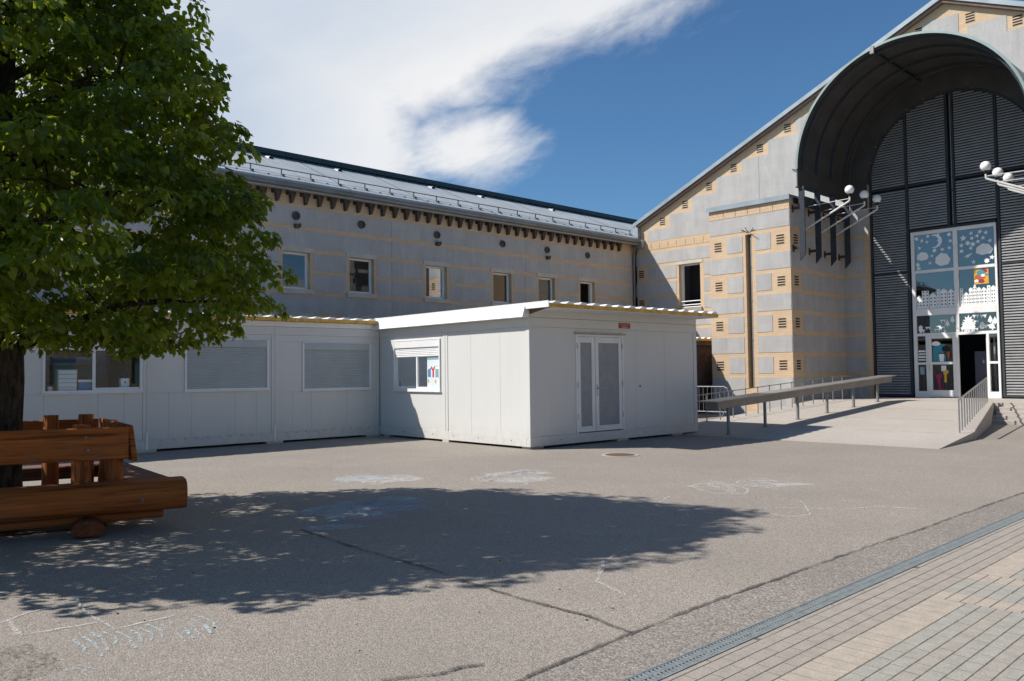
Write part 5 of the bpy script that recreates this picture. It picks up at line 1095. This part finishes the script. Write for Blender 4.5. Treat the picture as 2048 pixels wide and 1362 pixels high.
q = MB(); q.add([(x,y,0.012) for x, y in ((-1.0,-0.4),(1.0,-0.4),(0.9,1.3),(-0.9,1.3))], [(0,1,2,3)]); soil = q.build('tree_pit_soil', plain('soil',(0.07,0.05,0.035),0.95,var=0.4,sc=20,bump=0.6), bench, True)

# ------------------------------------------------------------------ the tree
tree = thing('lime_tree', 'big leafy lime tree with dense dark green crown rising from the bench', 'tree', (TX,TY,0))
q = MB(); path = []; rad = []
for i in range(14):
    z = i/13*6.8; path.append((0.05*math.sin(z*0.9), 0.06*math.sin(z*0.7+1)-0.05, z)); rad.append(0.165*(1-0.07*z)+0.07*math.exp(-z*4)+0.006*math.sin(z*5) if z < 6 else 0.165*(1-0.07*6)*(1-(z-6)/2.2)+0.02)
q.tube(path, rad, 18); trunk = q.build('trunk', m_bark, tree, True, smooth=True)
prof_z = [1.75,2.1,2.5,3.0,3.6,4.2,4.9,5.5,6.0,6.4,6.8,7.1,7.3]; prof_r = [1.7,2.55,2.80,2.80,2.72,2.58,2.34,2.00,1.58,1.18,0.74,0.40,0.12]
crad = lambda z: float(np.interp(z, prof_z, prof_r))
q = MB(); tips = []
for i in range(26):
    z0 = 1.9+5.2*(i/25)**0.9; a = i*2.399; rr = crad(min(8.0, z0+0.9+0.3*math.sin(i)))*random.uniform(0.72,0.9); z1 = z0+random.uniform(0.3,1.1)
    p0 = Vector((0.05*math.sin(z0*0.9),0,z0)); p2 = Vector((math.cos(a)*rr, math.sin(a)*rr, z1)); p1 = p0.lerp(p2,0.5)+Vector((0,0,0.25)); r0 = 0.075*(1-0.08*i/2.6*0.3)
    if i > 16: r0 *= 0.6
    q.tube([p0,p1,p2], [r0,r0*0.6,0.012], 7)
    for k in range(5):
        b = p1.lerp(p2, random.uniform(-0.3,0.8)); d = Vector((random.gauss(0,1),random.gauss(0,1),random.gauss(0.2,0.6))).normalized()*random.uniform(0.4,0.8); q.tube([b,b+d*0.5+Vector((0,0,0.06)),b+d], [0.02,0.013,0.005], 5)
q.build('limbs', m_bark, tree, True, smooth=True)
# crown: leaf clumps through the volume, denser towards the shell
lobes = []; tries = 0
while len(lobes) < 120 and tries < 20000:
    tries += 1; z = random.uniform(2.0, 7.1); rm = crad(z)
    if random.random() > (rm/2.9)**0.9: continue
    a = random.uniform(0, 2*math.pi); r_ = max(0.1, rm*(0.86+random.uniform(-0.07,0.08))-0.12); p = np.array((r_*math.cos(a), r_*math.sin(a), z))
    if all((p-c).dot(p-c) > 0.52**2 for c, _ in lobes): lobes.append((p, random.uniform(0.34,0.56)))
cent = []; tries = 0
while len(cent) < 1000 and tries < 90000:
    tries += 1
    if random.random() < 0.72:
        c, lr = random.choice(lobes); d = rng.normal(0, 1, 3); d /= np.linalg.norm(d); p = c+d*lr*np.array((1,1,0.8))*random.random()**0.4; k = 1.0
    else:
        z = random.uniform(1.9, 6.9); a = random.uniform(0, 2*math.pi); r_ = crad(z)*0.80*random.random()**0.55; p = np.array((r_*math.cos(a), r_*math.sin(a), z)); k = 0.5
    if p[2] > 1.78 and all((p-c).dot(p-c) > 0.215**2 for c, _ in cent): cent.append((p, k))
LV = []; LD = []; LN = []; LS = []; LT = []
for p, k in cent:                                                       # each clump is a drooping dome of leaves
    n = int(rng.integers(66, 105)); s_ = rng.uniform(0.17, 0.31); rad_ = np.array((p[0],p[1],0.0)); rad_ /= np.linalg.norm(rad_)+1e-6
    u = rng.normal(0, 1, (n,3)); u[:,2] = np.abs(u[:,2])*0.9-0.25; u += rad_*0.35; u /= np.linalg.norm(u, axis=1)[:,None]+1e-9
    pos = p+u*(s_*(0.55+0.45*rng.random((n,1))**0.6))*np.array((1.1,1.1,0.75))
    d = u*np.array((1,1,0.25))*0.9+rng.normal(0,0.38,(n,3)); d[:,2] -= 0.72
    nn = u*0.8+np.array((0,0,0.55))+rng.normal(0,0.42,(n,3))
    LV.append(pos); LD.append(d); LN.append(nn); LS.append(rng.uniform(0.046,0.092,n)); LT.append(np.clip(rng.normal(0.5,0.22)+rng.normal(0,0.16,n),0,1))
LV = np.vstack(LV); LD = np.vstack(LD); LN = np.vstack(LN); LS = np.concatenate(LS); LT = np.concatenate(LT)
keep = LV[:,2] > 1.6; LV, LD, LN, LS, LT = LV[keep], LD[keep], LN[keep], LS[keep], LT[keep]
LD /= np.linalg.norm(LD,axis=1)[:,None]; sd = np.cross(LD, LN); sd /= np.linalg.norm(sd,axis=1)[:,None]+1e-9; nn = np.cross(sd, LD)
shape = [(0.0,0.0,0.0),(0.44,0.22,0.07),(0.36,0.66,0.05),(0.0,1.10,-0.12),(-0.36,0.66,0.05),(-0.44,0.22,0.07)]
n = len(LV); V = np.empty((n,6,3)); curl = rng.uniform(-0.1,0.32,n); wd = rng.uniform(0.8,1.1,n)
for i, (a, b, c) in enumerate(shape): V[:,i] = LV+LS[:,None]*(sd*(a*wd)[:,None]+LD*b+nn*(c-(b*b)*curl)[:,None])
F_ = np.array([(0,1,2),(0,2,3),(0,3,4),(0,4,5)])
me = bpy.data.meshes.new('crown'); nv = n*6; nf = n*4
me.vertices.add(nv); me.vertices.foreach_set('co', V.reshape(-1)); idx = (F_[None]+(np.arange(n)*6)[:,None,None]).reshape(-1).astype(np.int32)
me.loops.add(nf*3); me.loops.foreach_set('vertex_index', idx); me.polygons.add(nf); me.polygons.foreach_set('loop_start', np.arange(0,nf*3,3,dtype=np.int32)); me.polygons.foreach_set('loop_total', np.full(nf,3,dtype=np.int32))
me.polygons.foreach_set('use_smooth', np.ones(nf,dtype=bool)); me.update(calc_edges=True); me.validate(); me.materials.append(m_leaf); at = me.attributes.new('tone', 'FLOAT', 'POINT'); at.data.foreach_set('value', np.repeat(LT, 6).astype(np.float32))
crown = bpy.data.objects.new('crown', me); COL.objects.link(crown); crown.parent = tree; crown.location = (-0.17,-0.20,0); tag(crown, kind='stuff')
print('leaves', n, 'objects', len(bpy.data.objects))

# ------------------------------------------------------------------ opposite wing of the yard, behind the eye (seen mirrored in the panes, and it throws light back)
ow = thing('opposite_wing', 'tall grey and tan school wing across the yard, mirrored in the window panes', 'building', (30,-13,0))
TO = face((0,-13,0), (1,0,0), (0,1,0)); OH = 8.4
owin = [(6+4.1*i, 7.3+4.1*i, z, z+1.5) for i in range(14) for z in (1.2,4.2,6.6)]
ol = wall_holes(MB(TO), 2, 64, -0.1, OH, owin, 0.25).build('wall', m_brick, ow)
for i in range(11):
    z0, z1 = 0.1+0.725*i, 0.68+0.725*i
    cuts = [(a-0.05, b+0.05) for a, b, c, e in owin if z1 > c+0.05 and z0 < e-0.05]
    q = MB(TO)
    for a, b in subtract(2.1, 63.9, cuts): q.box(a, b, 0.001, 0.012, z0, z1)
    q.build('render_band', m_rough, ol)
q = MB(TO)
for a, b, c, e in owin: q.quad((a,-0.2,c),(b,-0.2,c),(b,-0.2,e),(a,-0.2,e))
tag(q.build('panes', m_pgrey, ow), kind='stuff')
q = MB(); q.prism([(1.8,-12.5,OH-0.1),(1.8,-17,OH+1.5),(1.8,-21.5,OH-0.1)], (62.4,0,0)); q.build('roof', m_roof, ow)
MB().box(2,64,-21,-13.3,-0.1,OH-0.12).build('rear_block', m_brick, ow)

# ------------------------------------------------------------------ litter: bits of bark, leaf and grit lying on the yard
q = MB()
for i in range(110):
    near = random.random() < 0.5; x, y = (random.uniform(0.8,6.5), random.uniform(3.3,9.0)) if near else (random.uniform(4,16), random.uniform(3.2,13))
    r_ = random.uniform(0.003,0.009); a = random.uniform(0,6.28); q.m = 0 if random.random() < 0.7 else 1
    pts = [(x+r_*k*math.cos(a+t_), y+r_*k*0.7*math.sin(a+t_), 0.003) for t_, k in ((0,1.5),(1.2,0.8),(2.4,1.1),(3.6,0.9),(4.9,1.2))]; q.prism(pts, (0,0,r_*0.6))
tag(q.build('yard_litter', [plain('litter_brown',(0.09,0.065,0.04),0.9,var=0.4), plain('litter_pale',(0.45,0.42,0.36),0.9,var=0.3)]), 'scattered grit and leaf bits on the asphalt yard', kind='stuff')
# joints across the concrete ramp and landing
for x in (19.4,21.8,24.2): MB().prism([(x,6.6+(x-19.4)*0.23,rz(x)+0.002),(x+0.012,6.6+(x-19.4)*0.23,rz(x)+0.0025),(x+0.012,12.9,rz(x)+0.0025),(x,12.9,rz(x)+0.002)], (0,0,0.002)).build('expansion_joint', m_sill, ramp, True)
